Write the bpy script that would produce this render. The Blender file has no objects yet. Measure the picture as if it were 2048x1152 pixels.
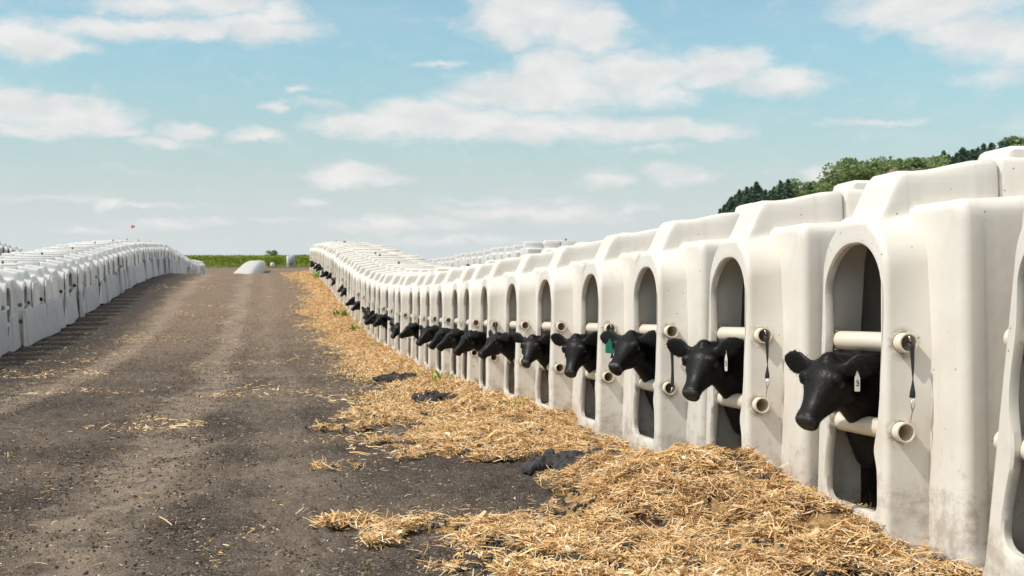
import bpy, bmesh, math, random
import numpy as np
from mathutils import Vector, Matrix, Euler

random.seed(7)
rng = np.random.default_rng(11)
SC = bpy.context.scene
COL = SC.collection
R = math.radians

# ------------------------------------------------------------------ camera
F_PX, IMG_W, IMG_H = 2400.0, 2048.0, 1152.0
EYE = 1.10
YAW, PITCH = R(11.72), R(-1.46)
cam_d = bpy.data.cameras.new('camera')
cam = bpy.data.objects.new('camera', cam_d)
COL.objects.link(cam)
cam_d.sensor_width = 36.0
cam_d.lens = F_PX / IMG_W * 36.0
cam_d.clip_start, cam_d.clip_end = 0.05, 6000
cam.location = (0, 0, EYE)
cam.rotation_euler = (math.pi / 2 + PITCH, 0, -YAW)
cam_d.dof.use_dof = True
cam_d.dof.focus_distance = 5.6
cam_d.dof.aperture_fstop = 8.0
SC.camera = cam
SC.view_settings.view_transform = 'Standard'
SC.view_settings.look = 'None'
SC.view_settings.gamma = 1.0
SC.view_settings.exposure = 0.34
SC.render.resolution_x, SC.render.resolution_y = 1024, 576
SC.cycles.max_bounces = 10
SC.cycles.diffuse_bounces = 6

# ------------------------------------------------------------------ sun
SUN_EL, SUN_AZ = R(53), R(-99)          # azimuth from +Y towards +X
sd = Vector((math.sin(SUN_AZ) * math.cos(SUN_EL), math.cos(SUN_AZ) * math.cos(SUN_EL), math.sin(SUN_EL)))
sl = bpy.data.lights.new('sun', 'SUN')
sl.energy = 2.75
sl.angle = R(0.53)
sl.color = (1.0, 0.945, 0.86)
so = bpy.data.objects.new('sun', sl)
COL.objects.link(so)
so.rotation_euler = sd.to_track_quat('Z', 'Y').to_euler()
so.location = sd * 50


# ------------------------------------------------------------------ node helper
class NT:
    def __init__(self, nt):
        self.nt = nt
        nt.nodes.clear()

    def n(self, typ, ins=None, **props):
        nd = self.nt.nodes.new(typ)
        for k, v in props.items():
            setattr(nd, k, v)
        for k, v in (ins or {}).items():
            s = nd.inputs[k]
            if isinstance(v, bpy.types.NodeSocket):
                self.nt.links.new(v, s)
            else:
                s.default_value = v
        return nd

    def math(self, op, a, b=None, c=None, clamp=False):
        ins = {0: a}
        if b is not None: ins[1] = b
        if c is not None: ins[2] = c
        return self.n('ShaderNodeMath', ins, operation=op, use_clamp=clamp).outputs[0]

    def vmath(self, op, a, b=None):
        ins = {0: a}
        if b is not None: ins[1] = b
        nd = self.n('ShaderNodeVectorMath', ins, operation=op)
        return nd.outputs['Value'] if op in ('LENGTH', 'DOT_PRODUCT') else nd.outputs[0]

    def mix(self, f, a, b, blend='MIX'):
        nd = self.n('ShaderNodeMix', data_type='RGBA', blend_type=blend)
        for k, v in ((0, f), (6, a), (7, b)):
            if isinstance(v, bpy.types.NodeSocket):
                self.nt.links.new(v, nd.inputs[k])
            else:
                nd.inputs[k].default_value = (*v, 1) if isinstance(v, tuple) and len(v) == 3 else v
        return nd.outputs[2]

    def ss(self, v, a, b, lo=0.0, hi=1.0):
        nd = self.n('ShaderNodeMapRange', {0: v, 1: a, 2: b, 3: lo, 4: hi}, interpolation_type='SMOOTHSTEP')
        return nd.outputs[0]

    def noise(self, vec, scale, detail=4, rough=0.55, dist=0.0):
        ins = {'Scale': scale, 'Detail': detail, 'Roughness': rough, 'Distortion': dist}
        if vec is not None: ins['Vector'] = vec
        return self.n('ShaderNodeTexNoise', ins)

    def ramp(self, f, stops):
        nd = self.n('ShaderNodeValToRGB', {0: f})
        cr = nd.color_ramp
        while len(cr.elements) < len(stops): cr.elements.new(0.5)
        for e, (p, c) in zip(cr.elements, stops):
            e.position = p
            e.color = (*c, 1)
        return nd.outputs[0]


# ------------------------------------------------------------------ sky with clouds
world = bpy.data.worlds.new('World')
SC.world = world
world.use_nodes = True
W = NT(world.node_tree)


def px_dir(px, py):
    v = Vector(((px - IMG_W / 2) / F_PX, -(py - IMG_H / 2) / F_PX, -1.0))
    v.rotate(cam.rotation_euler)
    v.normalize()
    return math.atan2(v.x, v.y), math.asin(v.z)


CLOUDS = [  # bearing and height of each cloud puff, read off the photograph
    (1060, 30, 130, 62, 1), (1170, 60, 95, 58, 1), (1030, 70, 70, 40, .8), (1120, 140, 105, 46, 1), (1080, 185, 190, 42, 1), (1270, 150, 120, 52, 1),
    (1440, 140, 110, 40, 1), (1560, 165, 90, 34, 1), (960, 195, 95, 26, .8), (1330, 190, 110, 26, .7),
    (850, 236, 130, 44, 1.1), (730, 246, 120, 28, 1), (960, 250, 120, 34, .95), (1080, 258, 120, 34, .95), (1200, 255, 110, 32, .9), (1310, 256, 110, 30, .9), (1420, 265, 80, 22, .8),
    (690, 350, 85, 26, .95), (765, 362, 70, 16, .8),
    (50, 78, 100, 38, 1), (120, 95, 70, 26, .9), (220, 58, 150, 26, .9), (360, 58, 150, 24, .9), (520, 55, 110, 34, 1), (560, 30, 70, 28, .9), (300, 12, 130, 24, .8), (440, 10, 120, 24, .8),
    (20, 205, 80, 36, 1), (100, 222, 110, 36, .95), (190, 238, 80, 34, .95), (60, 258, 120, 14, .8), (240, 262, 60, 14, .7),
    (375, 262, 55, 20, .8), (330, 285, 80, 13, .75), (515, 275, 55, 18, .8), (545, 211, 40, 12, .65), (605, 186, 32, 9, .6),
    (1850, 8, 170, 52, 1), (1940, 70, 110, 46, 1), (2030, 90, 80, 50, .9), (1770, 8, 90, 30, .8), (1990, 155, 70, 22, .6),
    (1750, 243, 120, 9, .6), (225, 404, 36, 14, .8), (310, 412, 80, 10, .65), (420, 446, 60, 11, .65), (870, 134, 56, 8, .6), (640, 210, 60, 10, .5),
    (1350, 348, 75, 22, .75), (1215, 356, 60, 20, .7), (1640, 345, 48, 20, .8), (610, 404, 40, 10, .65), (1070, 425, 230, 22, .72), (780, 450, 200, 20, .7), (120, 395, 120, 10, .5), (330, 450, 150, 12, .55), (1250, 420, 140, 14, .6),
    (200, 458, 80, 9, .6), (1000, 400, 150, 14, .55), (1320, 300, 100, 10, .5), (250, 340, 80, 8, .35), (900, 480, 260, 12, .5), (560, 440, 120, 10, .45),
    (2300, 250, 200, 45, 1), (2500, 80, 240, 70, 1), (-250, 120, 160, 50, 1), (-420, 300, 200, 40, 1), (2800, 330, 220, 35, 1)]

geo = W.n('ShaderNodeTexCoord').outputs['Generated']
dirn = W.vmath('NORMALIZE', geo)
sep = W.n('ShaderNodeSeparateXYZ', {0: dirn})
az = W.math('ARCTAN2', sep.outputs[0], sep.outputs[1])
el = W.math('ARCSINE', sep.outputs[2])
uv = W.n('ShaderNodeCombineXYZ', {0: az, 1: el, 2: 0.0}).outputs[0]
wn = W.noise(W.vmath('MULTIPLY', uv, (1, 1.6, 1)), 26, 5, 0.6)
warp = W.vmath('MULTIPLY', W.vmath('SUBTRACT', wn.outputs['Color'], (0.5, 0.5, 0.5)), (0.055, 0.022, 0))
uvw = W.vmath('ADD', uv, warp)
mask = None
for (cx, cy, rx, ry, s) in CLOUDS:
    a, e = px_dir(cx, cy)
    d = W.vmath('LENGTH', W.vmath('MULTIPLY', W.vmath('SUBTRACT', uvw, (a, e, 0)), (F_PX / (rx * 1.45), F_PX / (ry * 1.45), 0)))
    m = W.math('MULTIPLY', W.math('SUBTRACT', 1.0, d, clamp=True), s)
    mask = m if mask is None else W.math('SMOOTH_MAX', mask, m, 0.12)
fb = W.noise(W.vmath('MULTIPLY', uvw, (1, 1.9, 1)), 34, 7, 0.62).outputs[0]
fb2 = W.noise(W.vmath('MULTIPLY', uv, (1, 3.2, 1)), 9, 5, 0.6).outputs[0]
dens = W.math('ADD', mask, W.math('MULTIPLY', W.math('SUBTRACT', fb, 0.5), 0.78))
cl = W.ss(dens, 0.05, 0.74)
veil = W.math('MULTIPLY', W.ss(fb2, 0.47, 0.80), 0.18)
cl = W.math('MAXIMUM', cl, veil)
cl = W.math('MULTIPLY', cl, 0.93)
sky = W.n('ShaderNodeTexSky', sky_type='NISHITA', sun_disc=False, sun_elevation=SUN_EL, sun_rotation=SUN_AZ,
          air_density=1.0, dust_density=1.2, ozone_density=1.0).outputs[0]
SKY_S = 0.105
hz = W.ss(el, 0.175, -0.005)
graded = W.mix(1.0, sky, (1.08, 1.25, 1.09), 'MULTIPLY')
lowb = W.ss(el, .03, .20, .70, 1.0)
graded = W.vmath('MULTIPLY', graded, W.n('ShaderNodeCombineXYZ', {0: W.ss(el, .03, .20, .56, 1.0), 1: lowb, 2: W.ss(el, .03, .20, .80, 1.0)}).outputs[0])
pale = W.mix(W.math('MULTIPLY', hz, 0.93), graded, tuple(v / SKY_S for v in (0.550, 0.590, 0.600)))
shade = W.ss(W.noise(W.vmath('MULTIPLY', uv, (1, 2.2, 1)), 22, 4, .5).outputs[0], 0.3, 0.7)
ccol = W.mix(shade, tuple(v / SKY_S for v in (0.595, 0.602, 0.603)), tuple(v / SKY_S for v in (0.70, 0.688, 0.678)))
skyc = W.mix(cl, pale, ccol)
# added bright cloud, out of view overhead and behind, lifts the ambient fill
big = W.noise(dirn, 2.6, 6, .6).outputs[0]
over = W.math('MULTIPLY', W.ss(big, .40, .58), W.ss(el, .26, .5))
skyc = W.mix(over, skyc, tuple(v / SKY_S for v in (1.0, 0.95, 0.87)))
bg = W.n('ShaderNodeBackground', {'Color': skyc, 'Strength': SKY_S})
W.n('ShaderNodeOutputWorld', {'Surface': bg.outputs[0]})


# ------------------------------------------------------------------ numpy noise
def _hash(ix, iy, seed):
    h = (ix.astype(np.int64) * 374761393 + iy.astype(np.int64) * 668265263 + seed * 974711) & 0xffffffff
    h = ((h ^ (h >> 13)) * 1274126177) & 0xffffffff
    return ((h ^ (h >> 16)) & 0xffff) / 65535.0


def vnoise(x, y, seed=0):
    x = np.asarray(x, float); y = np.asarray(y, float)
    ix, iy = np.floor(x), np.floor(y)
    fx, fy = x - ix, y - iy
    fx = fx * fx * (3 - 2 * fx); fy = fy * fy * (3 - 2 * fy)
    a = _hash(ix, iy, seed); b = _hash(ix + 1, iy, seed); c = _hash(ix, iy + 1, seed); d = _hash(ix + 1, iy + 1, seed)
    return (a * (1 - fx) + b * fx) * (1 - fy) + (c * (1 - fx) + d * fx) * fy


def fbm(x, y, seed=0, octv=4, gain=0.5):
    t, a, s = 0.0, 1.0, 0.0
    for k in range(octv):
        t = t + a * vnoise(x * 2 ** k + 17.3 * k, y * 2 ** k - 9.1 * k, seed + k)
        s += a
        a *= gain
    return t / s


def sstep(v, a, b):
    t = np.clip((np.asarray(v, float) - a) / (b - a), 0, 1)
    return t * t * (3 - 2 * t)


# ------------------------------------------------------------------ terrain profile (heights relative to eye, measured from the photograph)
GY = [-60, 0, 4, 9, 12.5, 18.5, 24, 28, 32, 36.5, 41, 48, 55, 62, 70, 79, 90, 110, 130, 150, 200, 400, 3000]
GZ = [-.6, -.93, -1.08, -1.31, -1.48, -1.70, -1.77, -1.70, -1.52, -1.35, -1.13, -.90, -.82, -.78, -1.05, -1.42, -1.75, -1.75, -1.45, -1.25, -1.3, -1.6, -3]
_gy = np.concatenate([np.arange(-60, 260, .25), np.arange(260, 3001, 5.)])
_gz = np.interp(_gy, GY, GZ)
_k = np.exp(-0.5 * (np.arange(-24, 25) * .25 / 1.8) ** 2); _k /= _k.sum()
_gs = np.convolve(np.pad(_gz, 24, mode='edge'), _k, mode='valid')
_gs = np.where(_gy < 255, _gs, _gz)
_z4 = np.interp(3.9, _gy, _gs)
G2Y = [-60, 20, 30, 37, 46, 56, 75, 100, 150, 3000]
G2Z = [-.4, -.85, -1.0, -1.18, -1.42, -1.70, -1.85, -1.8, -1.3, -3]


def G(x, y):
    x = np.asarray(x, float); y = np.asarray(y, float)
    z = np.interp(y, _gy, _gs) + EYE
    z2 = np.interp(y, G2Y, G2Z) + EYE
    z = z + (z2 - z) * sstep(x, 5.2, 8.5)
    away = sstep(x / np.maximum(y, 1.0), .042, .085) * sstep(y, 72, 120) * sstep(x, 4.5, 7)
    return z - away * (.012 * np.maximum(y - 60, 0) + .5)


def Gs(x, y):
    return float(G(x, y))


def slopeY(y):
    return float((np.interp(y + .6, _gy, _gs) - np.interp(y - .6, _gy, _gs)) / 1.2)


# straw cover 0..1 and mound height at a point
STRAW_BLOBS = [  # x, y, rx, ry, weight, height
    (1.78, 4.95, .50, .74, 1.25, .23), (1.95, 4.25, .32, .50, 1.1, .13), (1.45, 3.6, .62, .9, 1.1, .035), (1.1, 3.2, .7, .8, .9, .03),
    (.80, 4.75, .50, .20, .85, .02), (.40, 5.05, .30, .10, .72, .015), (.45, 4.55, .28, .09, .75, .015), (1.25, 4.45, .5, .3, .9, .03), (.95, 4.2, .3, .12, .7, .02),
    (1.80, 7.6, .50, 1.05, 1.2, .08), (1.50, 8.2, .56, 1.2, .95, .04), (1.25, 7.2, .42, .4, .8, .03), (.75, 8.1, .25, .14, .7, .02), (.62, 9.3, .3, .2, .7, .02),
    (1.85, 9.7, .42, 1.2, 1.1, .07), (.55, 6.9, .16, .06, .6, .012), (1.1, 10.4, .5, .8, .8, .03)]


def straw(x, y):
    x = np.asarray(x, float); y = np.asarray(y, float)
    m = np.zeros(np.broadcast(x, y).shape); h = np.zeros_like(m)
    nx = x + (fbm(x * 2.6, y * 1.7, 5, 5, .62) - .5) * .85
    ny = y + (fbm(x * 2.1, y * 1.6, 9, 5, .62) - .5) * 1.0
    for (bx, by, rx, ry, w, bh) in STRAW_BLOBS:
        q = ((nx - bx) / rx) ** 2 + ((ny - by) / ry) ** 2
        g = np.exp(-q * 1.1)
        m = np.maximum(m, w * g)
        h = np.maximum(h, bh * g)
    far = sstep(y, 7.6, 9.6)
    edge = 1.36 + .45 * (fbm(y * .35, y * 0 + 3, 21, 3) - .5) * 2
    band = sstep(nx, edge - .75, edge + .45) * far
    tex = .55 + .9 * (fbm(x * 1.3, y * .8, 31, 4))
    m = np.maximum(m, band * tex)
    h = np.maximum(h, band * (.02 + .055 * sstep(x, 1.3, 2.0)) * (.6 + .8 * fbm(x * .8, y * .8, 41, 2)))
    gap = np.exp(-(((nx - 1.30) / .66) ** 2 + ((ny - 6.22) / .50) ** 2) * 1.2)
    m = np.clip(m - .72 * gap, 0, 1.3); h = h * (1 - .85 * gap)
    m = m * (.62 + .72 * fbm(x * 4.5, y * 3.2, 77, 4, .6)) * sstep(x, 3.2, 2.5)
    return m, h


# ------------------------------------------------------------------ mesh helpers
def mesh_obj(name, verts, faces, mat, parent=None, smooth=True, loc=None):
    me = bpy.data.meshes.new(name)
    me.from_pydata([tuple(map(float, v)) for v in verts], [], [tuple(map(int, f)) for f in faces])
    me.validate()
    if smooth:
        me.polygons.foreach_set('use_smooth', np.ones(len(me.polygons), bool))
    o = bpy.data.objects.new(name, me)
    COL.objects.link(o)
    if mat is not None: me.materials.append(mat)
    if parent is not None: o.parent = parent
    if loc is not None: o.location = loc
    return o


def fast_mesh(name, V, Q, mat, smooth=False, parent=None):
    """V (n,3) array, Q (m,k) array of same-size polygons"""
    me = bpy.data.meshes.new(name)
    V = np.ascontiguousarray(V, np.float32); Q = np.ascontiguousarray(Q, np.int32)
    k = Q.shape[1]
    me.vertices.add(len(V)); me.vertices.foreach_set('co', V.ravel())
    me.loops.add(Q.size); me.loops.foreach_set('vertex_index', Q.ravel())
    me.polygons.add(len(Q))
    me.polygons.foreach_set('loop_start', np.arange(0, Q.size, k, dtype=np.int32))
    me.polygons.foreach_set('use_smooth', np.full(len(Q), smooth))
    me.update(calc_edges=True)
    me.validate()
    o = bpy.data.objects.new(name, me)
    COL.objects.link(o)
    me.materials.append(mat)
    if parent is not None: o.parent = parent
    return o


def tag(o, label=None, cat=None, group=None, kind=None):
    if label: o['label'] = label
    if cat: o['category'] = cat
    if group: o['group'] = group
    if kind: o['kind'] = kind
    return o


def empty(name, loc=(0, 0, 0), rot=(0, 0, 0)):
    o = bpy.data.objects.new(name, None)
    COL.objects.link(o)
    o.location = loc; o.rotation_euler = rot
    o.empty_display_size = .2
    return o


def copy_tree(src, parent=None):
    c = src.copy()
    COL.objects.link(c)
    c.parent = parent
    for ch in src.children:
        copy_tree(ch, c)
    return c


def tube(path, radii, n=12, cap=True):
    V, Fc = [], []
    path = [Vector(p) for p in path]
    if not hasattr(radii, '__len__'): radii = [radii] * len(path)
    t0 = (path[1] - path[0]).normalized()
    ref = Vector((0, 0, 1)) if abs(t0.z) < .9 else Vector((1, 0, 0))
    u = t0.cross(ref).normalized()
    for i, p in enumerate(path):
        t = ((path[min(i + 1, len(path) - 1)] - path[max(i - 1, 0)])).normalized()
        u = (u - t * u.dot(t)).normalized()
        w = t.cross(u)
        for k in range(n):
            a = 2 * math.pi * k / n
            V.append(p + (u * math.cos(a) + w * math.sin(a)) * radii[i])
    for i in range(len(path) - 1):
        for k in range(n):
            k2 = (k + 1) % n
            Fc.append((i * n + k, i * n + k2, (i + 1) * n + k2, (i + 1) * n + k))
    if cap:
        Fc.append(tuple(range(n - 1, -1, -1)))
        b = (len(path) - 1) * n
        Fc.append(tuple(range(b, b + n)))
    return V, Fc


def join(*parts):
    V, Fc = [], []
    for v, f in parts:
        o = len(V)
        V += list(v)
        Fc += [tuple(i + o for i in q) for q in f]
    return V, Fc


def ball(c, r, scale=(1, 1, 1), n=14):
    V, Fc = [], []
    for i in range(n + 1):
        t = math.pi * i / n
        for k in range(n):
            p = 2 * math.pi * k / n
            V.append(Vector((c[0] + r * scale[0] * math.sin(t) * math.cos(p), c[1] + r * scale[1] * math.sin(t) * math.sin(p), c[2] + r * scale[2] * math.cos(t))))
    for i in range(n):
        for k in range(n):
            k2 = (k + 1) % n
            Fc.append((i * n + k, (i + 1) * n + k, (i + 1) * n + k2, i * n + k2))
    return V, Fc


ONES = ['', 'first', 'second', 'third', 'fourth', 'fifth', 'sixth', 'seventh', 'eighth', 'ninth', 'tenth', 'eleventh', 'twelfth', 'thirteenth',
        'fourteenth', 'fifteenth', 'sixteenth', 'seventeenth', 'eighteenth', 'nineteenth']
TENS = {2: ('twenty', 'twentieth'), 3: ('thirty', 'thirtieth'), 4: ('forty', 'fortieth'), 5: ('fifty', 'fiftieth'), 6: ('sixty', 'sixtieth'), 7: ('seventy', 'seventieth'), 8: ('eighty', 'eightieth')}


def ordinal(n):
    if n < 20: return ONES[n]
    t, u = divmod(n, 10)
    return TENS[t][1] if u == 0 else TENS[t][0] + '-' + ONES[u]


# ------------------------------------------------------------------ materials
def new_mat(name):
    m = bpy.data.materials.new(name)
    m.use_nodes = True
    return m, NT(m.node_tree)


def finish(N, bsdf_ins, bump=None, bump_s=0.3, bump_d=0.01):
    if bump is not None:
        b = N.n('ShaderNodeBump', {'Height': bump, 'Strength': bump_s, 'Distance': bump_d})
        bsdf_ins['Normal'] = b.outputs[0]
    b = N.n('ShaderNodeBsdfPrincipled', bsdf_ins)
    N.n('ShaderNodeOutputMaterial', {'Surface': b.outputs[0]})


def mat_plastic(name='white_polyethylene', a=(.735, .695, .640), b=(.665, .615, .550)):
    m, N = new_mat(name)
    tc = N.n('ShaderNodeTexCoord')
    ob = tc.outputs['Object']
    oi = N.n('ShaderNodeObjectInfo')
    rv = N.vmath('ADD', ob, N.n('ShaderNodeCombineXYZ', {0: N.math('MULTIPLY', oi.outputs['Random'], 37.0), 1: N.math('MULTIPLY', oi.outputs['Random'], 13.0)}).outputs[0])
    z = N.n('ShaderNodeSeparateXYZ', {0: ob}).outputs[2]
    big = N.noise(rv, 2.2, 4, .6).outputs[0]
    streak = N.noise(N.vmath('MULTIPLY', rv, (14, 14, 1.6)), 1.0, 4, .6).outputs[0]
    base = N.mix(N.ss(big, .35, .75), a, b)
    base = N.mix(N.math('MULTIPLY', N.ss(streak, .54, .76), .36), base, (.56, .49, .41))
    low = N.ss(z, .62, .02)
    mud = N.noise(rv, 11, 6, .72).outputs[0]
    mudm = N.math('MULTIPLY', N.ss(N.math('ADD', mud, N.math('MULTIPLY', low, .30)), .66, .90), .5)
    base = N.mix(mudm, base, (.27, .19, .125))
    sp = N.n('ShaderNodeTexVoronoi', {'Vector': rv, 'Scale': 26.0, 'Randomness': 1.0})
    keep = N.ss(N.n('ShaderNodeSeparateColor', {0: sp.outputs['Color']}).outputs[0], .80, .84)
    spot = N.math('MULTIPLY', N.ss(sp.outputs['Distance'], .13, .07), keep)
    base = N.mix(N.math('MULTIPLY', spot, .75), base, (.13, .09, .06))
    sxz = N.vmath('MULTIPLY', ob, (1, 0, 1))
    for rz_, rx_ in ((.785, .092), (.465, .076)):
        dd = N.vmath('LENGTH', N.vmath('SUBTRACT', sxz, (rx_, 0, rz_ - .004)))
        ring = N.math('MULTIPLY', N.ss(dd, .072, .038), N.ss(N.noise(rv, 24, 4, .7).outputs[0], .38, .66))
        base = N.mix(N.math('MULTIPLY', ring, .8), base, (.25, .165, .10))
    scr = N.noise(N.vmath('MULTIPLY', rv, (9, 9, 70)), 1.0, 3, .7, 1.2).outputs[0]
    base = N.mix(N.math('MULTIPLY', N.ss(scr, .66, .74), .22), base, (.42, .35, .28))
    fine = N.noise(rv, 60, 3, .6).outputs[0]
    rough = N.math('ADD', N.math('MULTIPLY', big, .25), .25)
    bump = N.math('ADD', N.math('MULTIPLY', N.noise(rv, 5, 3).outputs[0], 1.0), N.math('MULTIPLY', fine, .06))
    finish(N, {'Base Color': base, 'Roughness': rough, 'IOR': 1.5, 'Specular IOR Level': .5}, bump, .35, .012)
    return m


def mat_simple(name, col, rough=.5, var=.15, scale=8, metal=0.0, bump=0.15, **kw):
    m, N = new_mat(name)
    ob = N.n('ShaderNodeTexCoord').outputs['Object']
    nz = N.noise(ob, scale, 5, .6).outputs[0]
    c = N.mix(nz, tuple(v * (1 - var) for v in col), tuple(min(1, v * (1 + var)) for v in col))
    finish(N, {'Base Color': c, 'Roughness': rough, 'Metallic': metal, **kw}, N.noise(ob, scale * 4, 4).outputs[0], bump, .004)
    return m


def mat_fur():
    m, N = new_mat('black_calf_coat')
    ob = N.n('ShaderNodeTexCoord').outputs['Object']
    big = N.noise(ob, 7, 3, .6).outputs[0]
    hair = N.noise(N.vmath('MULTIPLY', ob, (90, 260, 150)), 1.0, 3, .6, .6).outputs[0]
    oi = N.n('ShaderNodeObjectInfo').outputs['Random']
    c = N.mix(big, (.0032, .0034, .0046), (.0075, .0066, .0064))
    c = N.mix(N.math('MULTIPLY', N.ss(oi, .3, 1), .35), c, (.010, .0075, .006))
    c = N.mix(N.math('MULTIPLY', N.ss(hair, .62, .82), .6), c, (.030, .032, .038))
    finish(N, {'Base Color': c, 'Roughness': N.math('ADD', N.math('MULTIPLY', hair, .25), .42), 'Specular IOR Level': .12, 'Coat Weight': .18, 'Coat Roughness': .36}, hair, .8, .004)
    return m


def mat_dirt():
    m, N = new_mat('dark_road_dirt')
    geo = N.n('ShaderNodeNewGeometry').outputs['Position']
    sp = N.n('ShaderNodeSeparateXYZ', {0: geo})
    X, Y = sp.outputs[0], sp.outputs[1]
    n1 = N.noise(geo, .55, 5, .6).outputs[0]
    n2 = N.noise(geo, 3.2, 6, .65).outputs[0]
    n3 = N.noise(geo, 34, 5, .7).outputs[0]
    n4 = N.noise(geo, 120, 4, .75).outputs[0]
    n5 = N.noise(N.vmath('MULTIPLY', geo, (1.0, .55, 1)), 9, 5, .7).outputs[0]
    wob = N.math('MULTIPLY', N.math('SUBTRACT', N.noise(geo, .35, 3).outputs[0], .5), 1.0)
    wob = N.math('ADD', wob, N.math('MULTIPLY', N.math('SUBTRACT', n2, .5), .55))
    xs = N.math('ADD', X, wob)

    def band(c, w):
        return N.ss(N.math('ABSOLUTE', N.math('SUBTRACT', xs, c)), w, w * .25)
    tr = N.math('MAXIMUM', band(-.72, .42), N.math('MULTIPLY', band(-2.55, .38), .9))
    tr = N.math('MAXIMUM', tr, N.math('MULTIPLY', band(.15, .30), .45))
    tr = N.math('MULTIPLY', tr, N.ss(n2, .25, .6))
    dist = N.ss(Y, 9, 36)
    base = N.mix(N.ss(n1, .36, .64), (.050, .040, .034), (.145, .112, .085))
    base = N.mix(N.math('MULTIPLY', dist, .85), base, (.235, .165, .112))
    base = N.mix(N.math('MULTIPLY', tr, .8), base, (.295, .232, .176))
    base = N.mix(N.ss(n3, .57, .75), base, (.035, .032, .033))
    base = N.mix(N.math('MULTIPLY', N.ss(n3, .44, .26), .55), base, (.31, .26, .21))
    damp = N.math('MULTIPLY', N.ss(N.math('ADD', X, N.math('MULTIPLY', n2, 1.3)), -1.95, -2.75), N.ss(Y, 75, 50))  # damp soil, with the left row's cast shadow painted into the dirt colour
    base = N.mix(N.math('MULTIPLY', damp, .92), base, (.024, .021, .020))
    calm = N.math('SUBTRACT', 1.0, N.math('MULTIPLY', tr, .6))
    base = N.mix(N.math('MULTIPLY', N.math('MULTIPLY', N.ss(n5, .52, .72), .6), calm), base, (.062, .056, .054))
    base = N.mix(N.math('MULTIPLY', N.math('MULTIPLY', N.ss(n4, .51, .62), .75), calm), base, (.042, .037, .034))
    base = N.mix(N.math('MULTIPLY', N.ss(n4, .47, .36), .55), base, (.33, .275, .22))
    strawy = N.math('MULTIPLY', N.ss(N.noise(geo, 1.1, 6, .72).outputs[0], .60, .74), .42)
    base = N.mix(strawy, base, (.34, .215, .115))
    field = N.ss(Y, 150, 175)
    base = N.mix(field, base, (.10, .14, .03))
    finish(N, {'Base Color': base, 'Roughness': .95, 'Specular IOR Level': .15},
           N.math('ADD', N.math('ADD', N.math('MULTIPLY', n3, .7), N.math('MULTIPLY', n4, .35)), n2), .8, .022)
    return m


def mat_straw(strand):
    m, N = new_mat('straw_strand' if strand else 'straw_bed')
    g = N.n('ShaderNodeNewGeometry')
    if strand:
        r = g.outputs['Random Per Island']
        c = N.ramp(r, [(0, (.12, .065, .028)), (.08, (.34, .18, .06)), (.28, (.62, .37, .14)), (.60, (.74, .49, .225)), (.85, (.80, .61, .36)), (1, (.83, .73, .56))])
        big = N.noise(g.outputs['Position'], .9, 4, .6).outputs[0]
        c = N.mix(N.math('MULTIPLY', N.ss(big, .45, .75), .5), c, (.60, .40, .21))
        finish(N, {'Base Color': c, 'Roughness': .6, 'Specular IOR Level': .3})
    else:
        p = g.outputs['Position']
        n = N.noise(p, 38, 6, .75, .8).outputs[0]
        n2 = N.noise(p, 5, 5, .65).outputs[0]
        c = N.ramp(n, [(.25, (.12, .07, .032)), (.40, (.40, .225, .085)), (.55, (.64, .40, .18)), (.75, (.76, .56, .32))])
        c = N.mix(N.math('MULTIPLY', N.ss(n2, .50, .66), .8), c, (.11, .078, .055))
        finish(N, {'Base Color': c, 'Roughness': .8, 'Specular IOR Level': .2}, n, 1.0, .03)
    return m


def mat_leaf(name, dark, light):
    m, N = new_mat(name)
    g = N.n('ShaderNodeNewGeometry')
    oi = N.n('ShaderNodeObjectInfo').outputs['Random']
    c = N.mix(g.outputs['Random Per Island'], dark, light)
    c = N.mix(N.math('MULTIPLY', oi, .35), c, tuple(v * .6 for v in dark))
    d = N.n('ShaderNodeBsdfPrincipled', {'Base Color': c, 'Roughness': .6, 'Specular IOR Level': .25})
    t = N.n('ShaderNodeBsdfTranslucent', {'Color': c})
    mx = N.n('ShaderNodeMixShader', {0: .3, 1: d.outputs[0], 2: t.outputs[0]})
    N.n('ShaderNodeOutputMaterial', {'Surface': mx.outputs[0]})
    return m


M_HUT = mat_plastic()
M_HUT_SHADED = mat_plastic('shaded_polyethylene', (.68, .67, .65), (.57, .56, .54))  # greyer copy of the plastic; the left row's shade is put into its colour
M_PIPE = mat_simple('cream_pvc_pipe', (.76, .68, .56), .32, .06)
M_STRAP = mat_simple('black_rubber_strap', (.018, .020, .024), .55, .3, 30)
M_HOOK = mat_simple('steel_wire', (.55, .55, .55), .35, .1, 20, 1.0)
M_FUR = mat_fur()
M_EYE = mat_simple('dark_eye', (.008, .006, .006), .06, .2, 5, bump=0.0)
M_TAGW = mat_simple('white_tag', (.74, .72, .66), .4, .1)
M_TAGG = mat_simple('green_tag', (.01, .16, .10), .35, .1)
M_INK = mat_simple('ink', (.05, .05, .12), .6, .1)
M_MUZ = mat_simple('moist_black_nose', (.010, .009, .010), .45, .35, 60, bump=.5)
def mat_crumb():
    m, N = new_mat('earth_crumb')
    g = N.n('ShaderNodeNewGeometry')
    c = N.ramp(g.outputs['Random Per Island'], [(0, (.030, .026, .023)), (.45, (.088, .068, .054)), (.78, (.19, .147, .112)), (.94, (.30, .245, .19)), (1, (.48, .42, .35))])
    finish(N, {'Base Color': c, 'Roughness': .9, 'Specular IOR Level': .15})
    return m


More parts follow.
